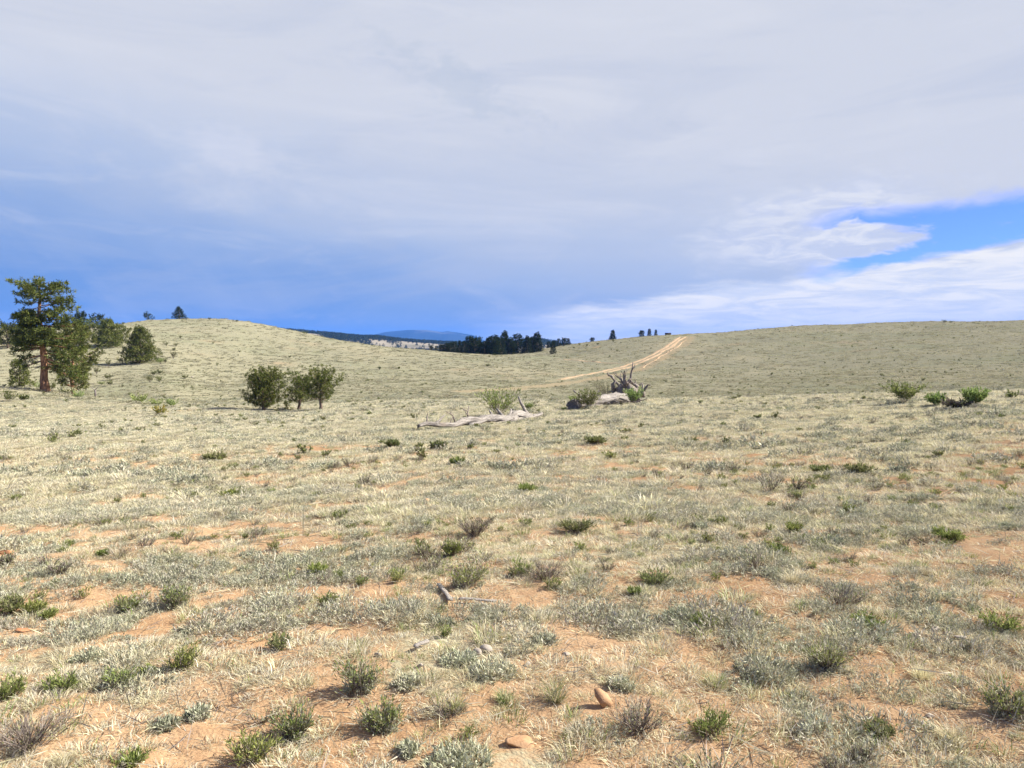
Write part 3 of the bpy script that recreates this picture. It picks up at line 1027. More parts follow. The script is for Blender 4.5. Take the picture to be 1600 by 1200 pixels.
items = []
for k in range(6):
    items.append((g_sage(rng, 760, 0.12 + 0.02 * k, 0.05 + 0.006 * k, lw=0.0045, ll=0.022, dry=0.12 + 0.09 * k), M_SAGE))      # 0-5 close
for k in range(4):
    items.append((g_sage(rng, 300, 0.16, 0.075, lw=0.009, ll=0.032, dry=0.35), M_SAGE))                     # 6-9 middle
PC = proto_coll('sage_kinds', items)
def keep_sage(x, y, r):
    c = cover(x, y)
    p = fbm(x, y, 1.7, 3, 151)
    return np.clip(smooth(c, 0.38, 0.54) * smooth(p, 0.36, 0.54) + 0.08, 0, 1) * (1 - 0.35 * smooth(r, 10, 40)) * off_road(x, y)
P, Ro, S, I = spread(rng, [(1.6, 12, 46, 0.8, 0, 6), (12, 34, 9, 1.1, 6, 4), (34, 90, 2.6, 1.5, 6, 4), (90, 200, 0.40, 1.7, 6, 4)], keep_sage)
scatter('sage_mats', PC, P, Ro, S, I, 'low silvery grey sage mats spread between the grass', 'ground cover')
print('sage', len(P))

items = []
for k in range(5):
    a, b = g_shrub(rng, 14, 0.06, 0.10, 260, RABBIT + OLIVE, 0.026, 0.006, 0.8, twig_w=0.003)
    items.append((merge(a, b), M_LEAF))                                                                    # 0-4 green sprigs
for k in range(4):
    a, b = g_shrub(rng, 26, 0.10, 0.13, 120, OLIVE + SAGE[:1], 0.02, 0.005, 1.1, twig_w=0.004, twigs=7)
    items.append((merge(a, b), M_TWIG))                                                                    # 5-8 twiggy dwarf shrubs
for k in range(4):
    items.append((g_tuft(rng, 70, 0.045, 0.075, 0.003, FRESH + STRAW[:2] + OLIVE[1:2], 0.8, 0.4), M_LEAF))                            # 9-12 green grass
for k in range(4):
    a, b = g_shrub(rng, 16, 0.14, 0.20, 110, OLIVE + RABBIT[2:3], 0.07, 0.035, 0.9, twig_w=0.012, twigs=3)
    items.append((merge(a, b), M_LEAF))                                                                    # 13-16 far dark specks
PC = proto_coll('forb_kinds', items)
def keep_forb(x, y, r):
    return np.clip(smooth(fbm(x, y, 2.3, 3, 171), 0.42, 0.62) + 0.08, 0, 1) * off_road(x, y)
P, Ro, S, I = spread(rng, [(1.6, 14, 4, 0.7, 0, 5), (1.6, 14, 4, 0.75, 5, 4), (1.6, 16, 12, 0.8, 9, 4), (14, 60, 1.0, 0.8, 5, 4), (14, 45, 0.6, 0.8, 0, 5), (14, 60, 0.22, 0.62, 13, 4),
                           (60, 160, 0.12, 0.85, 13, 4), (160, 320, 0.02, 1.3, 13, 4)], keep_forb)
scatter('green_forbs', PC, P, Ro, S, I, 'small green sprigs and dark dwarf shrubs dotted through the grass', 'ground cover')
print('forbs', len(P))

items = [(g_rock(rng, 0.012, 0.6, 1), M_ROCK_O) for _ in range(4)] + [(g_rock(rng, 0.013, 0.6, 1), M_ROCK_G) for _ in range(3)]
for k in range(4):                                                     # lying straws and twig litter
    g = Geo()
    n = 9
    Pp = disk(rng, n, 0.12)
    Pp[:, 2] = 0.008
    D = rng.normal(size=(n, 3)); D[:, 2] *= 0.12
    leaves(g, Pp, D, rng.uniform(0.05, 0.16, n), 0.004, pick(rng, n, DEADG + STRAW[:1] + TWIG[1:2]), rng)
    items.append((g, M_GRASS))
PC = proto_coll('gravel_kinds', items)
P, Ro, S, I = spread(rng, [(1.6, 7, 70, 0.6, 0, 7), (7, 14, 22, 0.9, 0, 7), (1.6, 11, 60, 0.9, 7, 4)], lambda x, y, r: np.clip(1.1 - smooth(cover(x, y), 0.42, 0.60), 0.1, 1))
Ro[:, :2] *= 3
scatter('gravel', PC, P, Ro, S, I, 'coarse granite grit and dead straw strewn on bare soil', 'gravel')
print('gravel', len(P))

# ------------------------------------------------------------------ pines
PINE = [(0.105, 0.125, 0.034), (0.140, 0.155, 0.042), (0.075, 0.092, 0.027), (0.165, 0.175, 0.050)]
PINE_DK = [(0.030, 0.044, 0.020), (0.044, 0.060, 0.025), (0.022, 0.033, 0.016)]  # dark needles; for the saddle belt, its shade is put into this colour
BARKC = [(0.16, 0.12, 0.09), (0.22, 0.17, 0.13)]

def needles(g, P, D, size, per, cols, rng, wid=0.22):
    """tufts of needles: every tuft a spiky brush"""
    n = len(P)
    k = np.repeat(np.arange(n), per)
    dd = unit(unit(D)[k] * 0.55 + rng.normal(size=(n * per, 3)) * 0.62 + [0, 0, 0.18])
    C = pick(rng, n, cols, 0.14)[k]
    leaves(g, P[k] + rng.normal(size=(n * per, 3)) * size * 0.12, dd, size * rng.uniform(0.7, 1.25, n * per), size * wid, C, rng)

def limb_path(rng, p0, d, L, n=6, rise=0.25, wig=0.10):
    t = np.linspace(0, 1, n)
    pts = p0 + d[None] * (L * t)[:, None]
    pts[:, 2] += rise * L * t**2
    pts[1:] += np.cumsum(rng.normal(size=(n - 1, 3)) * L * wig / n, 0)
    return pts

def make_pine(rng, h, trunk_r, limbs, tuft, per, cols, lean=(0, 0), tuft_step=0.28, bark=BARKC, side=0.42, trunk_sides=8, start=0.3, top_tuft=True):
    """limbs: list of (height fraction, azimuth, length, droop(-)/rise(+), slope)"""
    gt, gc = Geo(), Geo()
    n = 9
    t = np.linspace(0, 1, n)
    tr = np.stack([lean[0] * t**1.3, lean[1] * t**1.3, h * t - 0.15 * (t == 0)], 1)
    tr[1:-1, :2] += rng.normal(size=(n - 2, 2)) * h * 0.008
    tube(gt, tr, trunk_r * (1 - 0.88 * t)**0.85 * np.where(t == 0, 1.35, 1) + 0.012, trunk_sides, bark[0], rng, 0.06)
    PP, DD = [], []
    for hf, az, L, rise, slope in limbs:
        p0 = np.array([np.interp(hf, t, tr[:, c]) for c in range(3)])
        d = np.array([math.sin(az), math.cos(az), slope])
        d = d / np.linalg.norm(d)
        path = limb_path(rng, p0, d, L, 6, rise)
        tube(gt, path, np.linspace(max(trunk_r * (1 - 0.8 * hf) * 0.36, 0.018), 0.010, 6), 4, bark[1], cap=False)
        m = max(3, int(L * (1 - start) / tuft_step * 2.6))
        f = start + (1 - start) * rng.uniform(0, 1, m)**0.75
        cpt = np.stack([np.interp(f, np.linspace(0, 1, 6), path[:, c]) for c in range(3)], 1)
        pd = unit(np.cross(d, [0, 0, 1.0]))
        off = rng.normal(size=m) * side * L * (0.35 + 0.4 * (1 - np.abs(f - 0.6)))
        q = cpt + pd[None] * off[:, None] * 0.8 + np.stack([np.zeros(m), np.zeros(m), rng.normal(size=m) * tuft * 0.55 + tuft * 0.25], 1)
        PP.append(q)
        DD.append(d[None] + pd[None] * np.sign(off)[:, None] * 0.6 + [0, 0, 0.35])
        PP.append(path[-1:]); DD.append(d[None])
    if top_tuft:
        tt = tr[-1][None] + rng.normal(size=(8, 3)) * tuft * 0.6
        PP.append(tt); DD.append(np.tile([0, 0, 1.0], (8, 1)))
    P_, D_ = np.concatenate(PP), np.concatenate(DD)
    P_[:, 2] = np.maximum(P_[:, 2], tuft * 0.3)
    needles(gc, P_, D_, tuft, per, cols, rng)
    return gt, gc

def put_tree(name, gt, gc, loc, label, group=None, bark=None, cat='tree', rz=0.0):
    root = empty(name, loc, rz)
    link('trunk', gt.mesh('trunk'), bark or M_TWIG, root)
    link('crown', gc.mesh('crown'), M_NEEDLE, root)
    tag(root, label, cat, group)
    return root

def limbs_round(rng, n, lo, hi, Lfun, rise=0.2, slope=(0.0, 0.5), var=(0.55, 1.25)):
    out = []
    for k in range(n):
        hf = lo + (hi - lo) * (k + rng.uniform(-0.3, 0.3)) / n
        hf = min(max(hf, 0.02), 0.98)
        s = slope[0] + (slope[1] - slope[0]) * (hf - lo) / (hi - lo)
        out.append((hf, k * 2.399 + rng.uniform(-0.5, 0.5), Lfun(hf) * rng.uniform(*var), rise, s + rng.uniform(-0.12, 0.12)))
    return out

# big orange-barked pine on the left rise, built limb by limb (right = +x = azimuth 90 degrees)
rng = rs(7)
p = hit(71, 612)
hgt = px(167, p)
a = R
limbs = [(.965, a(-80), 1.5, .18, .10), (.955, a(95), 1.9, .12, .12), (.93, a(-60), 2.2, .10, .05), (.93, a(60), 1.5, .2, .3), (.90, a(100), 2.7, .03, .06), (.985, a(-20), 1.0, .2, .5), (.90, a(180), 1.5, .15, .2), (.88, a(-95), 2.0, .08, .02),
         (.86, a(10), 1.4, .2, .2), (.84, a(115), 2.4, -.06, .02), (.83, a(-70), 1.9, .05, -.05), (.80, a(85), 2.6, -.02, .18), (.74, a(75), 2.9, .02, .15), (.72, a(110), 2.6, -.04, .2), (.66, a(95), 3.1, -.02, .12),
         (.72, a(-85), 1.4, .12, .1), (.70, a(-150), 1.3, .1, .1), (.60, a(30), 1.7, .1, .1), (.62, a(85), 2.9, -.04, .04), (.58, a(140), 2.7, -.05, .0), (.57, a(-80), 1.7, .05, .05), (.545, a(-120), 2.1, .03, .0),
         (.53, a(70), 3.2, -.05, .02), (.50, a(105), 3.6, -.05, -.02), (.47, a(-90), 2.4, -.02, .0), (.45, a(160), 2.2, .0, -.02), (.44, a(90), 3.4, -.08, -.05), (.42, a(-70), 2.5, -.06, -.08), (.40, a(-110), 2.4, -.08, -.05),
         (.39, a(120), 3.2, -.10, -.08), (.36, a(75), 3.0, -.14, -.10), (.34, a(-85), 2.2, -.16, -.14), (.31, a(100), 3.2, -.20, -.10), (.29, a(-100), 1.5, -.20, -.18), (.27, a(80), 2.6, -.20, -.12), (.25, a(110), 2.9, -.16, -.20), (.22, a(92), 3.4, -.03, -.26), (.66, a(-40), 1.7, .1, .1), (.52, a(0), 1.8, .0, .0), (.63, a(170), 1.8, .0, .05), (.55, a(190), 1.9, .0, .0), (.50, a(175), 2.2, -.02, .0), (.47, a(200), 1.9, .0, .0), (.97, a(150), 1.6, .1, .2), (.94, a(80), 2.3, .05, .25), (.95, a(-100), 2.3, .08, .2), (.87, a(160), 1.8, .05, .1), (.78, a(70), 2.4, .05, .3), (.60, a(60), 3.0, .0, .1), (.68, a(120), 3.0, -.02, .1)]
for k in range(34):                                    # short boughs that close the crown round the stem
    hf = rng.choice([rng.uniform(.41, .70), rng.uniform(.82, .98)], p=[.7, .3])
    limbs.append((hf, a(rng.uniform(95, 265)), rng.uniform(1.0, 2.1), rng.uniform(-.03, .1), rng.uniform(-.05, .25)))
limbs = [(hf, az, L * 1.1 * hgt / 10.0, rise, sl) for hf, az, L, rise, sl in limbs]
gt, gc = make_pine(rng, hgt, 0.36, limbs, 0.30, 12, PINE, lean=(-0.35, 0), tuft_step=0.165, side=0.30, trunk_sides=12)
big = put_tree('ponderosa_pine', gt, gc, p, 'tall ragged pine with orange bark, tallest tree, on the left rise', 'pines on the left hillside', M_BARK)
for hf, az, L, rise, sl in ((.79, a(-92), 2.4, .02, -.10), (.30, a(-75), 2.3, -.10, -.40), (.34, a(-110), 1.8, -.1, -.35), (.985, a(80), 1.3, .15, .35), (.42, a(88), 1.5, .1, .3), (.26, a(-60), 1.5, -.05, -.3), (.70, a(95), 1.0, .2, .5)):
    gd = Geo()
    pth = limb_path(rng, np.array([-0.35 * hf**1.3, -0.1, hgt * hf]), unit(np.array([math.sin(az), math.cos(az) - 0.3, sl])), L * hgt / 10, 6, rise, 0.25)
    tube(gd, pth, np.linspace(0.05, 0.012, 6), 4, (0.34, 0.30, 0.27), cap=False)
    for q in (2, 3, 4):
        pb = limb_path(rng, pth[q], unit(rng.normal(size=3) * 0.6 + [math.sin(az), 0, 0.1]), L * 0.25, 4, 0.1, 0.3)
        tube(gd, pb, np.linspace(0.022, 0.008, 4), 3, (0.36, 0.32, 0.29), cap=False)
    tag(link('dead_branch', gd.mesh('dead_branch'), M_TWIG, big), 'bare grey dead branch')

def cone_pine(rng, h, w, n, tuft, per, cols, lo=0.05, p=0.75, lean=(0, 0), trunk_r=None, top=0.18, step=0.3, slope=(-0.05, 0.5)):
    Lf = lambda f: w * 0.5 * (top + (1 - top) * (1 - f)**p)
    return make_pine(rng, h, trunk_r or h * 0.03, limbs_round(rng, int(n * 1.5), lo, 0.97, Lf, 0.08, slope, (0.75, 1.15)), tuft, per, cols, lean, step, side=0.36, start=0.25, trunk_sides=6)

def round_pine(rng, h, w, n, tuft, per, cols, lo=0.25, lean=(0, 0), trunk_r=None, step=0.28):
    Lf = lambda f: w * 0.5 * (0.45 + 0.6 * math.sin(math.pi * min(1, max(0, (f - lo + 0.22) / (1.22 - lo)))))
    return make_pine(rng, h, trunk_r or h * 0.035, limbs_round(rng, n, lo, 0.93, Lf, 0.22, (0.0, 1.1)), tuft, per, cols, lean, step, side=0.36, start=0.3, trunk_sides=7)

G_LEFT = 'pines on the left hillside'
rng = rs(19)
# second pine right behind the big one
p = at(114, 100)
h_ = px(114, p)
put_tree('pine_tree', *round_pine(rng, h_, h_ * 0.62, 52, 0.32, 11, PINE, 0.20, trunk_r=0.22, step=0.17), p, 'broad bushy pine overlapping the right side of the tall orange-barked pine', G_LEFT, M_BARK)
p = at(31, 88)
put_tree('young_pine', *cone_pine(rng, px(40, p), px(36, p), 30, 0.28, 9, PINE, 0.05, 0.5), p, 'small dense green pine at the left foot of the tall orange-barked pine', G_LEFT)
p = hit(220, 568)
put_tree('pine_tree', *cone_pine(rng, px(54, p), px(64, p), 70, 0.38, 9, PINE, 0.04, 0.85, top=0.14), p, 'lone full cone-shaped pine standing on the open left slope', G_LEFT)
p = hit(170, 543)
put_tree('pine_tree', *cone_pine(rng, px(41, p), px(44, p), 50, 0.44, 8, PINE, 0.05, 0.7), p, 'wide spreading pine at the middle of the clump left of the lone cone-shaped pine', G_LEFT)
p = hit(190, 536)
put_tree('pine_tree', *round_pine(rng, px(25, p), px(22, p), 22, 0.42, 8, PINE, 0.10), p, 'rounded pine on the right edge of the clump beside the lone cone-shaped pine', G_LEFT)
p = hit(146, 534)
put_tree('pine_tree', *round_pine(rng, px(24, p), px(36, p), 24, 0.42, 8, PINE, 0.12), p, 'low wide pine on the left edge of the clump beside the lone cone-shaped pine', G_LEFT)
p = at(128, 185)
put_tree('pine_tree', *round_pine(rng, px(30, p), px(26, p), 30, 0.46, 8, PINE_DK + PINE[:1], 0.10), p, 'dark pine on the skyline showing just right of the overlapping bushy pine', G_LEFT)
p = at(150, 215)
put_tree('pine_tree', *round_pine(rng, px(9, p), px(24, p), 14, 0.42, 8, PINE_DK, 0.15, lean=(1.2, 0)), p, 'flat-topped low dark pine on the skyline above the pine clump', G_LEFT)
p = at(14, 175)
put_tree('pine_tree', *round_pine(rng, px(32, p), px(36, p), 34, 0.46, 8, PINE + PINE_DK, 0.08), p, 'dark rounded pine at the left edge on the hillside skyline', G_LEFT)
p = at(40, 180)
put_tree('pine_tree', *round_pine(rng, px(31, p), px(30, p), 28, 0.46, 8, PINE_DK + PINE[:2], 0.08), p, 'dark pine behind the tall orange-barked pine, to the left of its trunk', G_LEFT)
p = at(-12, 178)
put_tree('pine_tree', *round_pine(rng, px(27, p), px(28, p), 26, 0.46, 8, PINE_DK + PINE[:2], 0.08), p, 'dark pine cut off by the left picture edge', G_LEFT)
p = crest(283)
put_tree('pine_tree', *cone_pine(rng, px(18, p), px(24, p), 44, 0.32, 7, PINE_DK, 0.02, 0.9, (-0.3, 0), top=0.06), p - [0, 0, 0.1], 'dark conical pine standing alone on top of the left hill', G_LEFT)
p = crest(236)
put_tree('bent_pine', *round_pine(rng, px(7.5, p), px(13, p), 16, 0.36, 7, PINE_DK, 0.05, lean=(-1.1, 0)), p - [0, 0, 0.1], 'low wind-bent dark pine on the left hill skyline', G_LEFT)

# three young pines and a sapling in the hollow
G_HOL = 'young pines in the hollow'
rng = rs(23)
def bush_pine(rng, h, w, n, lo, leaders, tuft=0.14, tr=0.09):
    gt, gc = Geo(), Geo()
    for k in range(leaders):
        an = k * 2.4 + rng.uniform(-.4, .4)
        ln = (math.cos(an) * w * 0.20, math.sin(an) * w * 0.20) if leaders > 1 else (rng.normal() * .15, 0)
        hh = h * rng.uniform(0.86, 1.0)
        a_, b_ = make_pine(rng, hh, tr, limbs_round(rng, n, lo, 0.95, lambda f: w * (0.34 if leaders > 1 else 0.46) * (0.30 + 0.80 * math.sin(math.pi * min(1, (f - lo + .34) / (1.30 - lo)))), 0.35, (0.0, 1.3), (0.4, 1.35)),
                           tuft, 11, PINE, ln, 0.12, side=0.34, start=0.25, trunk_sides=6)
        gt, gc = merge(gt, a_), merge(gc, b_)
    return gt, gc
p = hit(412, 642)
put_tree('young_pine', *bush_pine(rng, px(58, p), px(78, p), 38, 0.10, 3, tr=0.10), p, 'leftmost, bushiest of three young pines in the hollow, several stems', G_HOL)
p = hit(467, 641)
put_tree('young_pine', *bush_pine(rng, px(48, p), px(62, p), 50, 0.26, 1, tr=0.10), p, 'middle of three young pines in the hollow, short bare trunk', G_HOL)
p = hit(501, 640)
put_tree('young_pine', *bush_pine(rng, px(55, p), px(68, p), 52, 0.28, 1, tr=0.10), p, 'rightmost of three young pines in the hollow, long bare trunk', G_HOL)
p = hit(451, 643)
put_tree('pine_sapling', *bush_pine(rng, px(14, p), px(13, p), 16, 0.05, 1, 0.10, 0.03), p, 'tiny green pine sapling between the young pines in the hollow', G_HOL)

# dark belt of pines on the saddle
rng = rs(31)
G_BELT = 'dark pine belt on the saddle'
fam = []
def base_tree(k):
    kind = k % 4
    if kind == 0:
        return cone_pine(rng, 7.0, 4.2, 54, 0.46, 7, PINE_DK, 0.02, 0.7)
    if kind == 1:
        return cone_pine(rng, 6.0, 4.4, 36, 0.44, 7, PINE_DK, 0.02, 0.6, top=0.28)
    if kind == 2:
        return cone_pine(rng, 7.5, 3.8, 56, 0.44, 7, PINE_DK, 0.02, 0.85)
    return round_pine(rng, 5.2, 4.6, 46, 0.48, 7, PINE_DK, 0.02)
BASE_H = (7.0, 6.0, 7.5, 5.2)
belt_common = 'dark green pine packed tightly in the belt of trees on the saddle'
belt = [(674, 549, 6, 3, 0), (682, 550, 8, 1, 0), (690, 551, 11, 3, 0), (697, 552, 12, 1, 0), (704, 552.5, 14, 3, 0), (711, 553, 15, 1, 0), (718, 553.5, 19, 2, 0), (726, 554, 17, 1, 0), (733, 554, 24, 1, 'feathery-topped dark pine left of centre in the belt of trees'),
        (742, 554.5, 22, 3, 0), (750, 555, 22, 2, 0), (757, 555, 19, 1, 0), (762, 555, 25, 2, 0), (769, 555, 26, 1, 0), (776, 555, 25, 3, 0), (782, 555, 24, 1, 0), (789, 555.2, 34, 0, 'tallest pointed dark pine rising out of the belt of trees'),
        (795, 555.2, 22, 3, 0), (802, 555, 19, 1, 0), (809, 555, 29, 1, 'tall rounded dark pine at the right end of the belt of trees'), (824, 554.5, 25, 0, 'pointed dark pine just right of the gap in the belt of trees'),
        (832, 553.5, 20, 3, 0), (839, 552.5, 28, 0, 'tall conical dark pine closing the right end of the belt of trees'), (700, 551, 9, 3, 0), (745, 554, 17, 3, 0), (773, 554, 18, 3, 0)]
protos = {}
for n_, (u, v, hp, kind, lab) in enumerate(belt):
    c_ = crest(u, 200)
    t_ = theta(u)
    r_ = min(math.hypot(c_[0], c_[1]), 262) + rng.uniform(-2, 12)
    p = at(u, r_)
    want = px(hp + 1.0, p)
    lab = lab or belt_common
    if kind not in protos:
        gt, gc = base_tree(kind)
        o = put_tree('pine_tree', gt, gc, p, lab, G_BELT)
        protos[kind] = o
        s = want / BASE_H[kind]
        o.scale = (s * 1.1, s * 1.1, s)
    else:
        s = want / BASE_H[kind]
        o = copy_tree(protos[kind], p, rng.uniform(0, 6.28), s * rng.uniform(1.0, 1.25), s)
        o['label'] = lab
G_RIGHT = 'pines scattered on the right hill'
for u, v, hp, kind, wf, lab in [
    (866, 543, 9, 3, 1.3, 'low dark pine in the dip right of the belt of trees'), (857, 545, 9, 1, 1.2, 'small dark pine close to the right end of the belt of trees'),
    (864, 553, 17, 1, 0.9, 'dark pine nearest to the viewer at the foot of the right hill'), (873, 540.5, 11, 1, 1.1, 'leftmost pine of the skyline row at the foot of the right hill'),
    (881, 540, 10, 3, 1.1, 'second pine from left in the skyline row at the foot of the right hill'), (888, 539.5, 9, 1, 1.1, 'rightmost pine of the skyline row at the foot of the right hill'),
    (925, 533.5, 5, 3, 1.6, 'low rounded dark bush-like pine on the right hill skyline'), (957, 529.5, 14, 0, 1.25, 'largest conical dark pine standing on the right hill skyline'),
    (1002, 526, 8, 3, 1.25, 'leftmost of three small pines on the skyline left of the road'), (1014, 525, 10, 1, 0.95, 'middle, tallest of three small pines on the skyline left of the road'),
    (1024, 524.5, 8, 1, 0.9, 'rightmost of three small pines on the skyline left of the road')]:
    c_ = crest(u, 200)
    p = hit(u, v) if u in (864,) else c_
    s = px(hp + 0.8, p) / BASE_H[kind]
    o = copy_tree(protos[kind], p - [0, 0, 0.1], rng.uniform(0, 6.28), s * wf, s)
    o['label'], o['group'] = lab, G_RIGHT

# far wood on the ridge: reads as one mass
items = []
for k in range(5):
    g = Geo()
    n = 46
    f = rng.uniform(0, 1, n)
    an = rng.uniform(0, 6.28, n)
    w = (1 - f)**0.7 * 0.32 + 0.03
    Pp = np.stack([np.cos(an) * w * 0.4, np.sin(an) * w * 0.4, 0.06 + f * 0.85], 1)
    leaves(g, Pp, np.stack([np.cos(an), np.sin(an), np.full(n, .5)], 1), 0.30 * (1.1 - f), 0.20, pick(rng, n, PINE_DK + PINE[:1]), rng)
    items.append((g, M_NEEDLE))
PC = proto_coll('far_tree_kinds', items)
nU, nD = RX.shape
n = 19000
ui, di = rng.randint(0, nU - 1, n), rng.randint(4, nD // 2 + 3, n)
X = RX[ui, di] + rng.uniform(-14, 14, n); Y = RY[ui, di] + rng.uniform(-14, 14, n); Z = RZ[ui, di]
dens = smooth(fbm(X, Y, 170, 3, 7), 0.30, 0.46) * smooth(Z, -21.5, -16) + 0.05
m = (rng.uniform(size=n) < dens) & (Z > -21)
s = rng.uniform(5, 9, m.sum())
scatter('far_wood', PC, np.stack([X[m], Y[m], Z[m] - 0.6], 1), np.stack([0 * s, 0 * s, rng.uniform(0, 6, len(s))], 1), np.stack([s, s, s], 1), rng.randint(5, size=len(s)),
        'dark pine wood covering the far ridge', 'wood')

# ------------------------------------------------------------------ shrubs and tufts one can pick out
def put_shrub(name, gs, gl, loc, label, group=None, smat=None, lmat=None, rz=0.0):
    root = empty(name, loc, rz)
    if gs.V:
        link('stems', gs.mesh('stems'), smat or M_TWIG, root)
    if gl.V:
        link('foliage', gl.mesh('foliage'), lmat or M_LEAF, root)
    tag(root, label, 'shrub', group)
    return root

def leafy(rng, w, h, cols, leaf, n=1500, stems=46):
    return g_shrub(rng, stems, w * 0.5, h * 1.22, n, cols, leaf, leaf * 0.42, w / h * 0.66, 0.3, max(0.008, h * 0.016), 6)

rng = rs(41)
G_MID = 'bushes around the fallen tree'
BR = [(0.22, 0.29, 0.08), (0.28, 0.34, 0.11), (0.17, 0.23, 0.07), (0.33, 0.38, 0.15)]
mid = [(781, 651, 62, 36, BR, 'rounded bright green bush behind the long thin log', G_MID),
       (826, 640, 14, 9, BR, 'little green bush by the raised stub of the long thin log', G_MID),
       (948, 622, 38, 25, OLIVE, 'dark olive bush against the upturned root plate', G_MID),
       (919, 638.5, 32, 24, OLIVE + BR[:1], 'olive bush in front of the short thick log', G_MID),
       (897, 630, 14, 9, BR, 'small green bush behind the sawn-looking end of the thick log', G_MID),
       (991, 632, 24, 21, BR, 'yellow-green bush right of the upturned root plate', G_MID),
       (1413, 630, 46, 27, RABBIT[:3] + OLIVE, 'largest dark green bush on the right crest', 'bushes on the right crest'),
       (1463, 634, 22, 15, BR, 'thin sparse bush between the two dense bushes on the right crest', 'bushes on the right crest'),
       (1522, 634, 35, 22, BR, 'rounded green bush, rightmost on the right crest', 'bushes on the right crest'),
       (1494, 638, 34, 9, TWIG + OLIVE[:1], 'low brown twiggy bush left of the rightmost crest bush', 'bushes on the right crest')]
for u, v, w, h, cols, lab, grp in mid:
    p = hit(u, v)
    gs, gl = leafy(rng, px(w, p), px(h, p), cols, 0.085 if w > 20 else 0.06, 1700 if w > 20 else 700)
    put_shrub('bush', gs, gl, p, lab, grp)

G_SLOPE = 'bushes on the left slope'
pl_specs = [(16, 628, 22, 14, 'round olive bush on the near rise below the left pine'), (37, 627, 12, 8, 'small sparse bush right of the round olive bush on the near rise'),
            (59, 608, 16, 11, 'light green bush left of the orange pine trunk'), (81, 611, 14, 12, 'dark bush right of the orange pine trunk'),
            (105, 616, 26, 9, 'pale dry bush on the crest right of the orange trunk'), (121, 624, 17, 11, 'bright green bush on the near crest left of the forked dead stick'),
            (218, 631, 27, 13, 'largest dark green bush in the left hollow'), (244, 635, 20, 11, 'green bush right of the largest dark bush in the left hollow'),
            (270, 637, 13, 10, 'pale green bush standing alone in the left hollow'), (251, 650, 17, 13, 'yellow and green bush beside the bare orange soil strip'),
            (136, 580, 13, 10, 'light green bush under the drooping pine limb'), (151, 585, 11, 11, 'dark round bush right of the drooping pine limb'),
            (169.5, 573, 10, 9, 'upper dark bush on the slope below the pine clump'), (169.5, 594, 10, 7, 'middle olive bush on the slope below the pine clump'),
            (172, 603, 9, 7, 'lowest bush on the slope below the pine clump'), (159, 602, 9, 5, 'low green bush beside the lowest slope bush'),
            (234, 598, 10, 9, 'left bush of the small group below the lone cone-shaped pine'), (250, 598, 11, 9, 'right bush of the small group below the lone cone-shaped pine'),
            (240, 587, 8, 7, 'upper left bush of the small group below the lone cone-shaped pine'), (249, 585, 7, 6, 'upper right bush of the small group below the lone cone-shaped pine'),
            (251, 569, 13, 8, 'green bush touching the right foot of the lone cone-shaped pine'), (258, 568, 7, 8, 'upright bush just right of the lone cone-shaped pine'),
            (271, 560, 8, 9, 'dark cone-shaped bush further right of the lone cone-shaped pine'), (260, 541, 8, 6, 'left of three dark bushes high on the left slope'),
            (275, 542, 6, 5, 'right of three dark bushes high on the left slope'), (272, 548, 6, 4, 'lowest of three dark bushes high on the left slope'),
            (282, 529, 4, 3, 'tiny dark bush near the top of the left slope'), (290, 592, 8, 4, 'low dark bush beside a pale stone on the left slope'),
            (12, 541, 8, 6, 'dark bush on the slope at the left edge'), (593, 578, 5, 4, 'left of two tiny dark bushes on the middle slope'), (623, 577, 4, 3, 'right of two tiny dark bushes on the middle slope'),
            (762, 573, 6, 4, 'lone dark bush in front of the belt of trees'), (958, 535, 4, 4, 'dark bush just below the largest skyline pine on the right hill'),
            (934, 539.5, 3.5, 3, 'small dark bush above the bare orange patch on the right hill'), (917, 541, 3.5, 3, 'small dark bush left of the bare orange patch on the right hill'),
            (905, 539.5, 3.5, 3, 'upper dark dot of a bush near the skyline row of pines'), (897, 545, 4, 3, 'lower dark dot of a bush near the skyline row of pines'),
            (1008, 634, 0, 0, None), (1476, 504, 8, 3.5, 'dark bush breaking the right skyline'), (1486, 504.5, 5, 2.5, 'smaller dark bush beside the one breaking the right skyline'),
            (327, 500, 4, 3, 'dark dot of a bush on the left hilltop'), (370, 503, 4, 2.5, 'dark dot of a bush on the right shoulder of the left hill'), (476, 523, 10, 5, 'dark bush on the hill edge before the far ridge')]
for u, v, w, h, lab in pl_specs:
    if not lab:
        continue
    try:
        p = hit(u, v)
    except RuntimeError:
        p = crest(u)
    yel = 'yellow' in lab
    cols = [(0.42, 0.33, 0.08), (0.30, 0.30, 0.08), (0.20, 0.25, 0.07)] if yel else (BR if 'green' in lab else (STRAW[1:3] + OLIVE if 'dry' in lab else PINE + OLIVE[2:]))
    s = max(px(w, p), 0.35)
    gs, gl = leafy(rng, s, max(px(h, p), 0.25), cols, 0.12 if s < 1.5 else 0.17, 420, 26)
    put_shrub('bush', gs, gl, p, lab, G_SLOPE if u < 400 else 'bushes dotted over the far slopes')

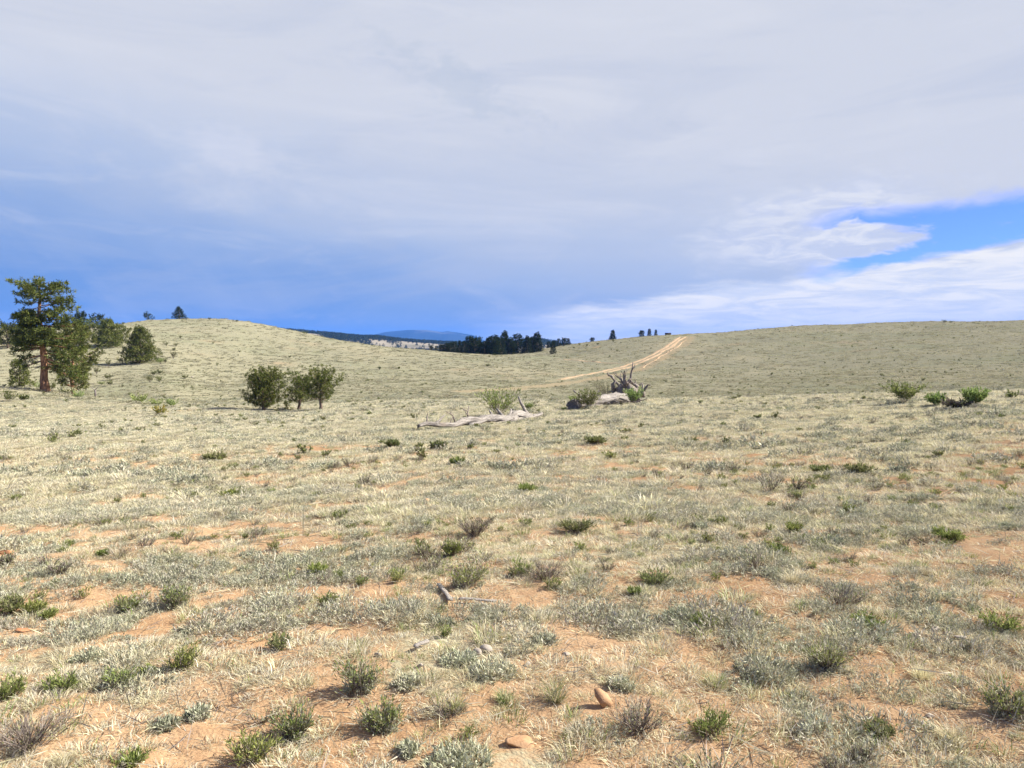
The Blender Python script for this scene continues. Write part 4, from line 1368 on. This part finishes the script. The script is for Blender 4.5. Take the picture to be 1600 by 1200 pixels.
# foreground plants: column, row of the foot, width, height (photo pixels), kind, label
G_NEAR = 'plants in the foreground'
near = [
 (45, 1172, 118, 62, 'dry', 'large grey dry twiggy shrub at the bottom left corner'), (283, 1046, 50, 36, 'green', 'bright green shrub alone on bare soil, lower left'),
 (232, 1052, 18, 13, 'green', 'small dark green sprig just left of the bright green shrub on bare soil'),
 (392, 1196, 62, 46, 'green', 'bright green shrub at the bottom edge, left of the middle'), (460, 1158, 62, 48, 'mixed', 'pale dry grass clump with green sprigs at its back, lower left'),
 (565, 1078, 70, 50, 'mixed', 'green-tipped silvery sage shrub left of the lower middle'), (16, 1094, 48, 36, 'green', 'green leafy shrub at the left edge above the large dry shrub'),
 (96, 1086, 52, 32, 'green', 'spreading green shrub right of the one at the left edge'), (187, 1076, 40, 28, 'mixed', 'silver-green sprawling shrub on the lower left soil'),
 (139, 1030, 52, 26, 'sage', 'silvery sage cushion in pale dry grass, lower left'), (277, 952, 42, 34, 'mixed', 'upright dry shrub with green top in the left foreground'),
 (202, 956, 46, 28, 'mixed', 'grey shrub with green shoots left of the upright green-topped shrub'), (14, 962, 44, 30, 'dark', 'dark green shrub at the left edge in the foreground'),
 (50, 962, 36, 22, 'green', 'green shrub beside the dark one at the left edge'), (76, 967, 18, 14, 'green', 'small fresh green sprig right of the left edge shrubs'),
 (93, 898, 34, 22, 'dry', 'brown dry shrub on the left, above the left edge shrubs'), (8, 886, 26, 22, 'dry', 'brown dry shrub cut by the left edge below an orange rock'),
 (435, 1018, 36, 26, 'dark', 'olive shrub on the bare soil band, left of the middle'), (498, 898, 30, 18, 'green', 'flat green shrub in the left middle foreground'),
 (310, 1124, 46, 22, 'sage', 'grey-green sage mat on bare soil, lower left'), (256, 1140, 50, 18, 'sage', 'low pale sage mat left of the other on bare soil'),
 (729, 918, 74, 42, 'mixed', 'big dry shrub with green tips behind the two wooden laths'), (706, 869, 28, 24, 'green', 'small rounded green shrub above a bare soil patch in the middle'),
 (740, 838, 58, 32, 'dry', 'wide grey leafless shrub in the middle distance of the meadow'), (901, 833, 44, 20, 'dark', 'dark green low shrub right of the grey leafless one'),
 (852, 908, 74, 34, 'dry', 'wide grey-brown twiggy shrub right of the big green-tipped shrub'), (1022, 914, 46, 22, 'dark', 'dark olive dwarf shrub right of the middle'),
 (991, 932, 18, 15, 'green', 'small fresh green clump right of the middle'), (597, 1142, 62, 48, 'mixed', 'grey shrub with silver leaves left of the lower middle'),
 (715, 1040, 68, 34, 'sage', 'round silvery sage cushion beside the small stone pile'), (768, 1060, 84, 40, 'sage', 'largest silvery sage cushion below the small stone pile'),
 (636, 1072, 42, 26, 'sage', 'small silvery sage cushion left of the stone pile'), (868, 1096, 46, 52, 'fresh', 'tall pale grass tuft with bright green base left of the orange rock'),
 (788, 1100, 34, 32, 'fresh', 'pale green grass tuft left of the tall one'), (712, 1112, 40, 36, 'fresh', 'green grass tuft beside a pale sage in the lower middle'),
 (850, 1006, 42, 18, 'sage', 'dark grey-green sage in the middle foreground'), (1000, 1146, 84, 44, 'dry', 'grey dead twiggy tangle right of the orange rock'),
 (638, 1182, 36, 26, 'sage', 'small grey sage on bare soil at the bottom'), (718, 1198, 130, 34, 'sage', 'broad pale sage mat at the bottom edge, left of the middle'),
 (1195, 1054, 112, 46, 'sage', 'big dark-shaded silver sage, right of the lower middle'), (1293, 1050, 62, 44, 'mixed', 'green-topped shrub with bare lower twigs, right foreground'),
 (1109, 1152, 58, 42, 'green', 'bright green shrub in grey tangle, lower right of the middle'), (1120, 1076, 58, 34, 'fresh', 'sprawling straw-green grass tuft left of the big silver sage'),
 (1318, 944, 84, 32, 'dry', 'wide dark twiggy shrub in the right foreground'), (1067, 972, 76, 34, 'sage', 'long grey sage mat at the edge of bare soil right of the middle'),
 (1098, 984, 30, 24, 'green', 'green shrub at the right end of the long grey sage mat'), (1375, 1156, 46, 34, 'dark', 'olive green shrub near the bottom right'),
 (1488, 1160, 66, 44, 'straw', 'tall pale straw tuft near the bottom right'), (1358, 976, 46, 14, 'green', 'flat yellow-green mat below the wide dark twiggy shrub'),
 (1240, 834, 24, 15, 'green', 'dark green round clump on the right meadow'), (1304, 852, 42, 18, 'sage', 'blue-grey sage on the right meadow'),
 (1213, 866, 30, 17, 'green', 'green clump below the dark round clump on the right meadow'), (1488, 846, 42, 18, 'green', 'spreading green clump at the far right of the meadow'),
 (1566, 988, 70, 30, 'green', 'green shrub along the right edge'), (1345, 1190, 40, 30, 'dry', 'brown dry shrub at the bottom edge on the right'),
 (1238, 912, 30, 30, 'straw', 'pale upright straw tuft right of the middle'), (362, 776, 34, 10, 'green', 'flat green mat left of the middle of the meadow'),
 (1284, 741, 26, 13, 'dark', 'dark green clump on the right, left of a larger brown one'), (1342, 741, 34, 15, 'dark', 'larger dark brown-green clump on the right meadow'),
 (1405, 739, 26, 12, 'sage', 'grey sage clump right of the two dark clumps'), (1337, 794, 38, 16, 'sage', 'dark blue-grey sage clump on the right meadow'),
 (160, 870, 14, 9, 'green', 'tiny green sprig on the left meadow'), (92, 896, 1, 1, None, None), (335, 720, 32, 10, 'dark', 'low olive clump far out on the left meadow'),
 (614, 700, 20, 11, 'dark', 'dark olive clump left below the thin end of the long log'), (686, 703, 20, 11, 'dark', 'olive clump right below the thin end of the long log'),
 (930, 694, 28, 11, 'dark', 'dark green clump below the short thick log'), (714, 727, 18, 10, 'green', 'small green clump in the middle of the meadow'),
 (822, 768, 30, 11, 'green', 'spreading green clump beside a bare orange patch'), (1444, 900, 26, 22, 'straw', 'pale straw tuft on the right meadow'),
 (1092, 826, 26, 12, 'sage', 'small grey sage on the meadow right of the middle'), (96, 1196, 60, 30, 'straw', 'pale grass tuft along the bottom left edge'),
 (205, 1196, 44, 22, 'green', 'low green sprigs along the bottom left edge'), (1575, 1120, 70, 50, 'mixed', 'grey-green shrub at the right edge near the bottom'),
 (1440, 1060, 60, 28, 'straw', 'sprawling straw clump on the right foreground'), (970, 1075, 44, 22, 'sage', 'small sage right of the orange rock')]
rng = rs(57)
for u, v, w, h, kind, lab in near:
    if not lab:
        continue
    p = hit(u, v)
    W, Hh = px(w, p), px(h, p)
    r = math.hypot(p[0], p[1])
    ll = np.clip(r * 0.0048, 0.022, 0.10)
    e = Geo()
    if kind == 'dry':
        gs, gl = g_shrub(rng, 70, W * .5, Hh, 160, OLIVE + SAGE[:1], ll * 0.8, ll * 0.25, W / Hh * 0.72, 0.5, max(0.0042, ll * 0.16), 9)
        put_shrub('dry_shrub', gs, gl, p, lab, G_NEAR)
    elif kind == 'green':
        gs, gl = g_shrub(rng, 46, W * .5, Hh, 950, RABBIT, ll, ll * 0.21, W / Hh * 0.72, 0.3, max(0.004, ll * 0.14), 6)
        put_shrub('green_shrub', gs, gl, p, lab, G_NEAR)
    elif kind == 'dark':
        gs, gl = g_shrub(rng, 46, W * .5, Hh, 900, OLIVE + RABBIT[2:3], ll, ll * 0.26, W / Hh * 0.72, 0.2, max(0.004, ll * 0.14), 7)
        put_shrub('olive_shrub', gs, gl, p, lab, G_NEAR)
    elif kind == 'mixed':
        gs, gl = g_shrub(rng, 60, W * .5, Hh, 950, RABBIT[:2] + SAGE[:1] + OLIVE[:2], ll, ll * 0.24, W / Hh * 0.72, 0.7, max(0.004, ll * 0.14), 8)
        gl = merge(gl, g_sage(rng, 500, W * .42, Hh * .45, ll=ll, lw=ll * 0.26))
        put_shrub('green_tipped_shrub', gs, gl, p, lab, G_NEAR)
    elif kind == 'sage':
        n = int(np.clip(1500 * (W / 0.3), 700, 3200))
        g = g_sage(rng, n, W * .5, Hh * 0.62, ll=max(0.026, ll), lw=max(0.0062, ll * 0.26), dry=0.10)
        put_shrub('sage_shrub', e, g, p, lab, G_NEAR, lmat=M_SAGE)
    else:
        fr = kind == 'fresh'
        g = g_tuft(rng, 300, W * .2, Hh * 0.95, max(0.0026, ll * 0.085), (FRESH[:2] + OLIVE[1:2] + STRAW[:4]) if fr else STRAW, 0.7, 0.45)
        o = tag(link('grass_tuft', g.mesh('grass_tuft'), M_GRASS), lab, 'grass tuft', G_NEAR)
        o.location = p

# ------------------------------------------------------------------ fallen tree: long thin log, short thick log with root plate
def oriented(p0, p1):
    d = np.asarray(p1, float) - np.asarray(p0, float)
    L = np.linalg.norm(d)
    return d / L, L

def log_mesh(rng, L, radii, sides=16, n=40, wig=0.05, rough=0.10, hollow=False):
    """trunk along +X with furrows"""
    t = np.linspace(0, 1, n)
    path = np.stack([t * L, (fbm(t * 6, t * 0, 1.0, 2, rng.randint(99)) - .5) * wig * 6, (fbm(t * 6, t * 0 + 5, 1.0, 2, rng.randint(99)) - .5) * wig * 3], 1)
    rad = np.interp(t, np.linspace(0, 1, len(radii)), radii)
    ph = np.linspace(0, 2 * math.pi, sides, endpoint=False)
    gr = 1 + (fbm(np.tile(ph * 3.6, (n, 1)), np.tile((t * 7)[:, None], (1, sides)), 1.0, 3, 5) - .5) * 2 * rough * 2
    knots = rng.normal(size=(n, sides)) * 0.02
    rr = rad[:, None] * (gr + knots)
    V = np.stack([np.repeat(path[:, :1], sides, 1), path[:, 1:2] + np.cos(ph)[None] * rr, path[:, 2:3] + np.sin(ph)[None] * rr], -1)
    V[-1, :, 0] += rng.normal(size=sides) * 0.10
    V[0, :, 0] += rng.normal(size=sides) * 0.04
    V = V.reshape(-1, 3)
    i, j = np.meshgrid(np.arange(n - 1), np.arange(sides), indexing='ij')
    k = (j + 1) % sides
    q = np.stack([i * sides + j, i * sides + k, (i + 1) * sides + k, (i + 1) * sides + j], -1).reshape(-1, 4)
    F = np.concatenate([q[:, [0, 1, 2]], q[:, [0, 2, 3]]])
    V = np.concatenate([V, [path[0] + [0.05 if not hollow else 0.3, 0, 0]], [path[-1] - [0.06, 0, 0]]])
    j = np.arange(sides); k = (j + 1) % sides
    F = np.concatenate([F, np.stack([k, j, np.full(sides, n * sides)], 1), np.stack([(n - 1) * sides + j, (n - 1) * sides + k, np.full(sides, n * sides + 1)], 1)])
    g = Geo()
    g.add(V, F, (0.4, 0.36, 0.3))
    return g, path, rad

def snag(g, rng, p0, d, L, r0, r1=0.01, n=6, wig=0.18, sides=6):
    pth = limb_path(rng, np.asarray(p0, float), unit(np.asarray(d, float)), L, n, 0.05, wig)
    tube(g, pth, np.linspace(r0, r1, n), sides, (0.3, 0.26, 0.22), rng, 0.10)
    return pth

rng = rs(77)
A, B = hit(660, 674), hit(834, 652)
d, L = oriented(A, B)
root = empty('fallen_log', A + [0, 0, 0.10])
root.rotation_euler = (0, -math.asin(d[2]), math.atan2(d[1], d[0]))
g, path, rad = log_mesh(rng, L, [0.05, 0.08, 0.09, 0.12, 0.14, 0.18, 0.21, 0.22, 0.23, 0.20], 26, 60, 0.12, 0.30)
path[:, 2] += 0
link('trunk', g.mesh('log_trunk', True), M_WOOD, root)
# the root-ward end splits into two prongs, short dead branches stand along the top
for k, (f, dd, ln, r0) in enumerate([(.985, (-.5, .2, .75), 1.0, .11), (.99, (1, -.3, .12), .7, .13), (.63, (-.2, .5, .6), .45, .09), (.70, (.6, .2, .25), .7, .08), (.55, (.5, .7, .5), .5, .06),
                                     (.34, (.25, .2, .9), .40, .035), (.37, (-.7, .1, .5), .45, .03), (.25, (-.3, .3, .8), .45, .04), (.20, (.5, .1, .6), .4, .03), (.06, (.35, .1, .8), .3, .035), (.10, (.8, -.1, .35), .55, .05),
                                     (.80, (.1, -.8, -.1), .5, .06), (.47, (.5, -.7, .05), .6, .06)]):
    i = int(f * 59)
    gb = Geo()
    q = snag(gb, rng, path[i] + [0, 0, rad[i] * 0.3], dd, ln, r0, r0 * 0.35)
    if k in (5, 7):
        snag(gb, rng, q[3], (-.8, .2, .3), ln * .9, r0 * .6)
    link('branch_stub', gb.mesh('branch_stub', True), M_WOOD if k not in (5, 6, 7, 8, 9) else M_ROOT, root)
# loose slabs split off the lower side
for f, ln, yo in ((.58, 1.5, -.22), (.72, 1.8, -.26), (.88, 1.6, -.28), (.40, 1.2, -.16)):
    i = int(f * 59)
    gb = Geo()
    snag(gb, rng, path[i] + [-ln / 2, yo, -0.10], (1, rng.normal() * .06, .02), ln, .075, .03, 7, .06)
    link('split_slab', gb.mesh('split_slab', True), M_WOOD, root)
tag(root, 'long thin weathered grey log with dead branch stubs lying in grass', 'log', 'fallen tree pieces')

A, B = hit(891, 640), hit(982, 629)
d, L = oriented(A, B)
root = empty('uprooted_trunk', A + [0, 0, 0.24])
root.rotation_euler = (0, -math.asin(d[2]), math.atan2(d[1], d[0]))
g, path, rad = log_mesh(rng, L, [0.27, 0.28, 0.28, 0.28, 0.29, 0.31, 0.36, 0.44], 26, 44, 0.05, 0.26, True)
link('trunk', g.mesh('log_trunk', True), M_WOOD, root)
for f, dd, ln, r0 in [(.22, (-.75, .1, .5), 0.9, .09), (.45, (-.3, -.1, .8), .5, .08), (.50, (.2, -.6, -.4), .6, .07), (.60, (.4, -.6, -.3), 0.8, .06), (.72, (.5, -.6, -.1), 1.2, .06), (.42, (-.9, .2, .25), .9, .06)]:
    i = int(f * 43)
    gb = Geo()
    snag(gb, rng, path[i] + [0, -0.05, rad[i] * 0.4], dd, ln, r0, r0 * .3)
    link('branch_stub', gb.mesh('branch_stub', True), M_WOOD, root)
plate = Geo()
c0 = path[-1]
S_ = px(40, B)
n = 150
bm_t = g_rock(rng, 0.42, 0.95, 3)
tube(plate, [c0 + [-0.35, 0, 0], c0 + [-0.1, 0, 0.12], c0 + [0.1, 0, .3], c0 + [0.22, 0, .36]], [0.46, 0.56, 0.58, 0.34], 16, (0.2, 0.16, 0.12), rng, 0.30)
pl = link('root_plate', plate.mesh('root_plate', True), M_ROOT, root)
for k in range(26):
    an = math.pi / 2 + rng.normal() * 0.62
    ln = S_ * rng.uniform(0.28, 0.62)
    gb = Geo()
    ax = rng.normal() * .25
    q = snag(gb, rng, c0 + [rng.uniform(-.25, .2), rng.normal() * .33, rng.uniform(0, .35)], (ax, math.cos(an), math.sin(an)), ln, rng.uniform(.07, .15), rng.uniform(.02, .05), 7, .75, 6)
    snag(gb, rng, q[3], (ax + rng.normal() * .6, math.cos(an) + rng.normal() * .8, math.sin(an) + rng.normal() * .4), ln * .35, .05, .02, 5, .5, 5)
    link('root', gb.mesh('root', True), M_ROOT if k % 4 else M_WOOD, pl)
for k in range(7):
    gb = Geo()
    sd = 1 if k % 2 else -1
    snag(gb, rng, c0 + [rng.uniform(-.3, .1), sd * .4, -.1], (rng.normal() * .3, sd * .8, rng.uniform(-.5, .1)), S_ * rng.uniform(.25, .5), .08, .02, 6, .6, 5)
    link('root', gb.mesh('root', True), M_WOOD if k % 2 else M_ROOT, pl)
lat = np.array([0, 0, 0])
for dd, ln, r0 in [((-.42, .25, 1), S_ * 1.05, .055), ((.10, -.10, 1), S_ * 1.0, .10), ((.75, -.55, .35), S_ * 0.85, .09), ((-.2, .5, .8), S_ * .8, .06), ((.25, .4, .9), S_ * .75, .08)]:
    gb = Geo()
    q = snag(gb, rng, c0 + [-.05, 0, .35], dd, ln, r0, .02, 8, .30, 6)
    snag(gb, rng, q[5], np.array(dd) + rng.normal(size=3) * .5, ln * .3, r0 * .5, .012, 5, .3, 4)
    link('root', gb.mesh('root', True), M_ROOT, pl)
tag(root, 'short thick grey log ending in a dark upturned root plate', 'log', 'fallen tree pieces')

# ------------------------------------------------------------------ forked dead stick, low boxy object of unknown use on the skyline
p = hit(149, 621)
root = empty('dead_snag', p)
hs = px(17, p)
g = Geo()
tube(g, [[0, 0, -.1], [.02, 0, hs * .35], [0, 0, hs * .7]], [.085, .075, .065], 7, (.20, .17, .15), rng, .1)
link('stem', g.mesh('stem'), M_TWIG, root)
for dd, ln in (((-.9, .1, .75), hs * .5), ((.8, 0, .9), hs * .45), ((.3, .2, 1), hs * .3)):
    g = Geo()
    snag(g, rng, [0, 0, hs * .66], dd, ln, .045, .012)
    link('fork', g.mesh('fork'), M_TWIG, root)
tag(root, 'bare forked dead stick standing upright left of the hollow', 'snag')

def box(g, lo, hi, C=(.2, .17, .14)):
    lo, hi = np.array(lo, float), np.array(hi, float)
    V = np.array([[x, y, z] for x in (0, 1) for y in (0, 1) for z in (0, 1)]) * (hi - lo) + lo
    q = np.array([[0, 1, 3, 2], [4, 6, 7, 5], [0, 4, 5, 1], [2, 3, 7, 6], [0, 2, 6, 4], [1, 5, 7, 3]])
    g.add(V, np.concatenate([q[:, [0, 1, 2]], q[:, [0, 2, 3]]]), C)

p = crest(1043)
root = empty('low_box', p - [0, 0, 0.12])
w_ = px(9, p)
g = Geo(); box(g, (-w_ * .46, -.7, 0), (w_ * .46, .7, .62), (.10, .085, .075)); link('box_body', g.mesh('box_body'), M_TWIG, root)
g = Geo(); box(g, (-w_ * .5, -.85, .622), (w_ * .5, .85, .74), (.06, .055, .055)); link('roof', g.mesh('roof'), M_TWIG, root)
tag(root, 'low dark boxy object on the skyline left of the road', 'boxy object')

# ------------------------------------------------------------------ rocks and wooden laths in the foreground
rng = rs(91)
def put_rock(u, v, w, flat, mat, lab, tilt=(0, 0), grp='stones in the foreground', sink=0.3, sub=3):
    p = hit(u, v)
    s = px(w, p) * 0.62
    o = link('rock', g_rock(rng, s, flat, sub).mesh('rock'), mat)
    o.location = p + [0, 0, s * flat * (1 - sink * 2) * 0.8]
    o.rotation_euler = (tilt[0], tilt[1], rng.uniform(-.5, .5))
    tag(o, lab, 'rock', grp)
    return o
put_rock(812, 1168, 42, .45, M_ROCK_O, 'half-buried brown-orange rock at the lower middle', (.2, .1))
put_rock(9, 866, 26, .45, M_ROCK_R, 'orange rock at the left edge')
put_rock(40, 988, 32, .22, M_ROCK_R, 'flat rust-red rock on bare soil at the left')
put_rock(667, 785, 14, .6, M_ROCK_O, 'orange rock in the grass of the middle meadow')
put_rock(590, 1026, 12, .8, M_ROCK_G, 'pale round pebble left of the short wooden scrap')
put_rock(658, 1043, 12, .8, M_ROCK_G, 'pale stone below the short wooden scrap')
put_rock(823, 1040, 11, .75, M_ROCK_G, 'pale pebble right of the largest sage cushion')
put_rock(747, 1026, 18, .7, M_ROCK_G, 'left stone of the small stone pile between sage cushions')
put_rock(759, 1020, 19, .75, M_ROCK_G, 'right stone of the small stone pile between sage cushions')
put_rock(756, 1005, 11, .7, M_ROCK_G, 'upper stone of the small stone pile between sage cushions')
put_rock(884, 1025, 18, .35, M_ROCK_G, 'flat pale stone right of the dark sage')
put_rock(1452, 1123, 20, .4, M_ROCK_G, 'flat grey stone on bare soil at the lower right')
put_rock(1442, 1008, 13, .7, M_ROCK_G, 'lowest stone of the pale stones at the right')
put_rock(1462, 988, 16, .6, M_ROCK_G, 'left stone of the pale stones at the right')
put_rock(1480, 992, 17, .6, M_ROCK_G, 'middle stone of the pale stones at the right')
put_rock(1500, 1000, 18, .55, M_ROCK_G, 'right stone of the pale stones at the right')
put_rock(468, 892, 14, .5, M_ROCK_O, 'orange stone beside the flat green shrub, left of the middle')
put_rock(557, 888, 15, .5, M_ROCK_O, 'orange stone right of the flat green shrub')
put_rock(685, 1172, 15, .5, M_ROCK_O, 'small orange stone at the bottom beside the broad sage mat')
put_rock(300, 590, 4, .8, M_ROCK_G, 'pale boulder dot on the left slope', grp=None, sub=2)
# the slab standing on edge
p = hit(940, 1106)
import bmesh
pts = [(-0.5, -.35), (-0.42, .30), (-.1, .62), (.25, .45), (.52, -.05), (.42, -.55), (.1, -.62)]
s = px(40, p) * 0.62
g = Geo()
n = len(pts)
V = np.array([(x * .66, -.13, z) for x, z in pts] + [(x * .56 + .03, .13, z * .86) for x, z in pts] + [(0.05, -.135, 0.1), (0, .14, 0)]) * s * 1.25
F = [(i, (i + 1) % n, n * 2) for i in range(n)] + [((i + 1) % n + n, i + n, n * 2 + 1) for i in range(n)]
F += [(i, i + n, (i + 1) % n) for i in range(n)] + [((i + 1) % n, i + n, (i + 1) % n + n) for i in range(n)]
g.add(V, np.array(F), (.5, .3, .2))
o = link('rock', g.mesh('slab'), M_ROCK_O)
o.location = p + [0, 0, s * 0.55]
o.rotation_euler = (R(-28), R(-26), R(38))
tag(o, 'pointed orange rock slab standing on edge in bare soil', 'rock', 'stones in the foreground')

def lath(u0, v0, u1, v1, w, lab):
    a_, b_ = hit(u0, v0), hit(u1, v1)
    d, L = oriented(a_, b_)
    ww = w
    g = Geo()
    k = 9
    xs = np.linspace(0, L, k)
    prof = np.array([(-.5, 0), (.5, 0), (.5, .009), (-.5, .009)])
    V = []
    for i, x in enumerate(xs):
        e_ = (0.9 + 0.1 * math.sin(i * 2.1)) * ww
        dxx = rng.normal() * 0.004 if i in (0, k - 1) else 0
        for q_, (yy, zz) in enumerate(prof):
            V.append((x + dxx + (yy * 0.012 if i in (0, k - 1) else 0), yy * e_, zz + 0.004 * math.sin(i * .7)))
    F = []
    for i in range(k - 1):
        for j in range(4):
            j2 = (j + 1) % 4
            F += [(i * 4 + j, i * 4 + j2, (i + 1) * 4 + j2), (i * 4 + j, (i + 1) * 4 + j2, (i + 1) * 4 + j)]
    F += [(0, 3, 2), (0, 2, 1), (k * 4 - 4, k * 4 - 3, k * 4 - 2), (k * 4 - 4, k * 4 - 2, k * 4 - 1)]
    g.add(np.array(V), np.array(F), (.5, .45, .4))
    o = link('wooden_lath', g.mesh('lath'), M_LATH)
    o.location = a_ + [0, 0, 0.028]
    o.rotation_euler = (R(4), -math.asin(d[2]), math.atan2(d[1], d[0]))
    tag(o, lab, 'wood scrap', 'wood scraps on the ground')
lath(704, 946, 686, 920, 0.034, 'weathered wooden lath pointing away from the viewer')
lath(716, 944, 776, 946, 0.026, 'weathered wooden lath lying crosswise, right of the other lath')
lath(648, 1021, 670, 1009, 0.030, 'short bleached wooden scrap on bare soil')

# ------------------------------------------------------------------ the air
m, nt = new_mat('clear_mountain_air')
pv = node(nt, 'ShaderNodeVolumePrincipled')
pv.inputs['Color'].default_value = (0.11, 0.34, 1.0, 1)
pv.inputs['Density'].default_value = 0.00008
pv.inputs['Anisotropy'].default_value = 0.0
o_ = node(nt, 'ShaderNodeOutputMaterial')
nt.links.new(pv.outputs[0], o_.inputs['Volume'])
g = Geo()
box(g, (-10900, -10900, -60), (10900, 10900, 230))
hz = link('haze', g.mesh('haze'), m)
tag(hz, 'thin blue haze over the far country', 'haze', kind='stuff')
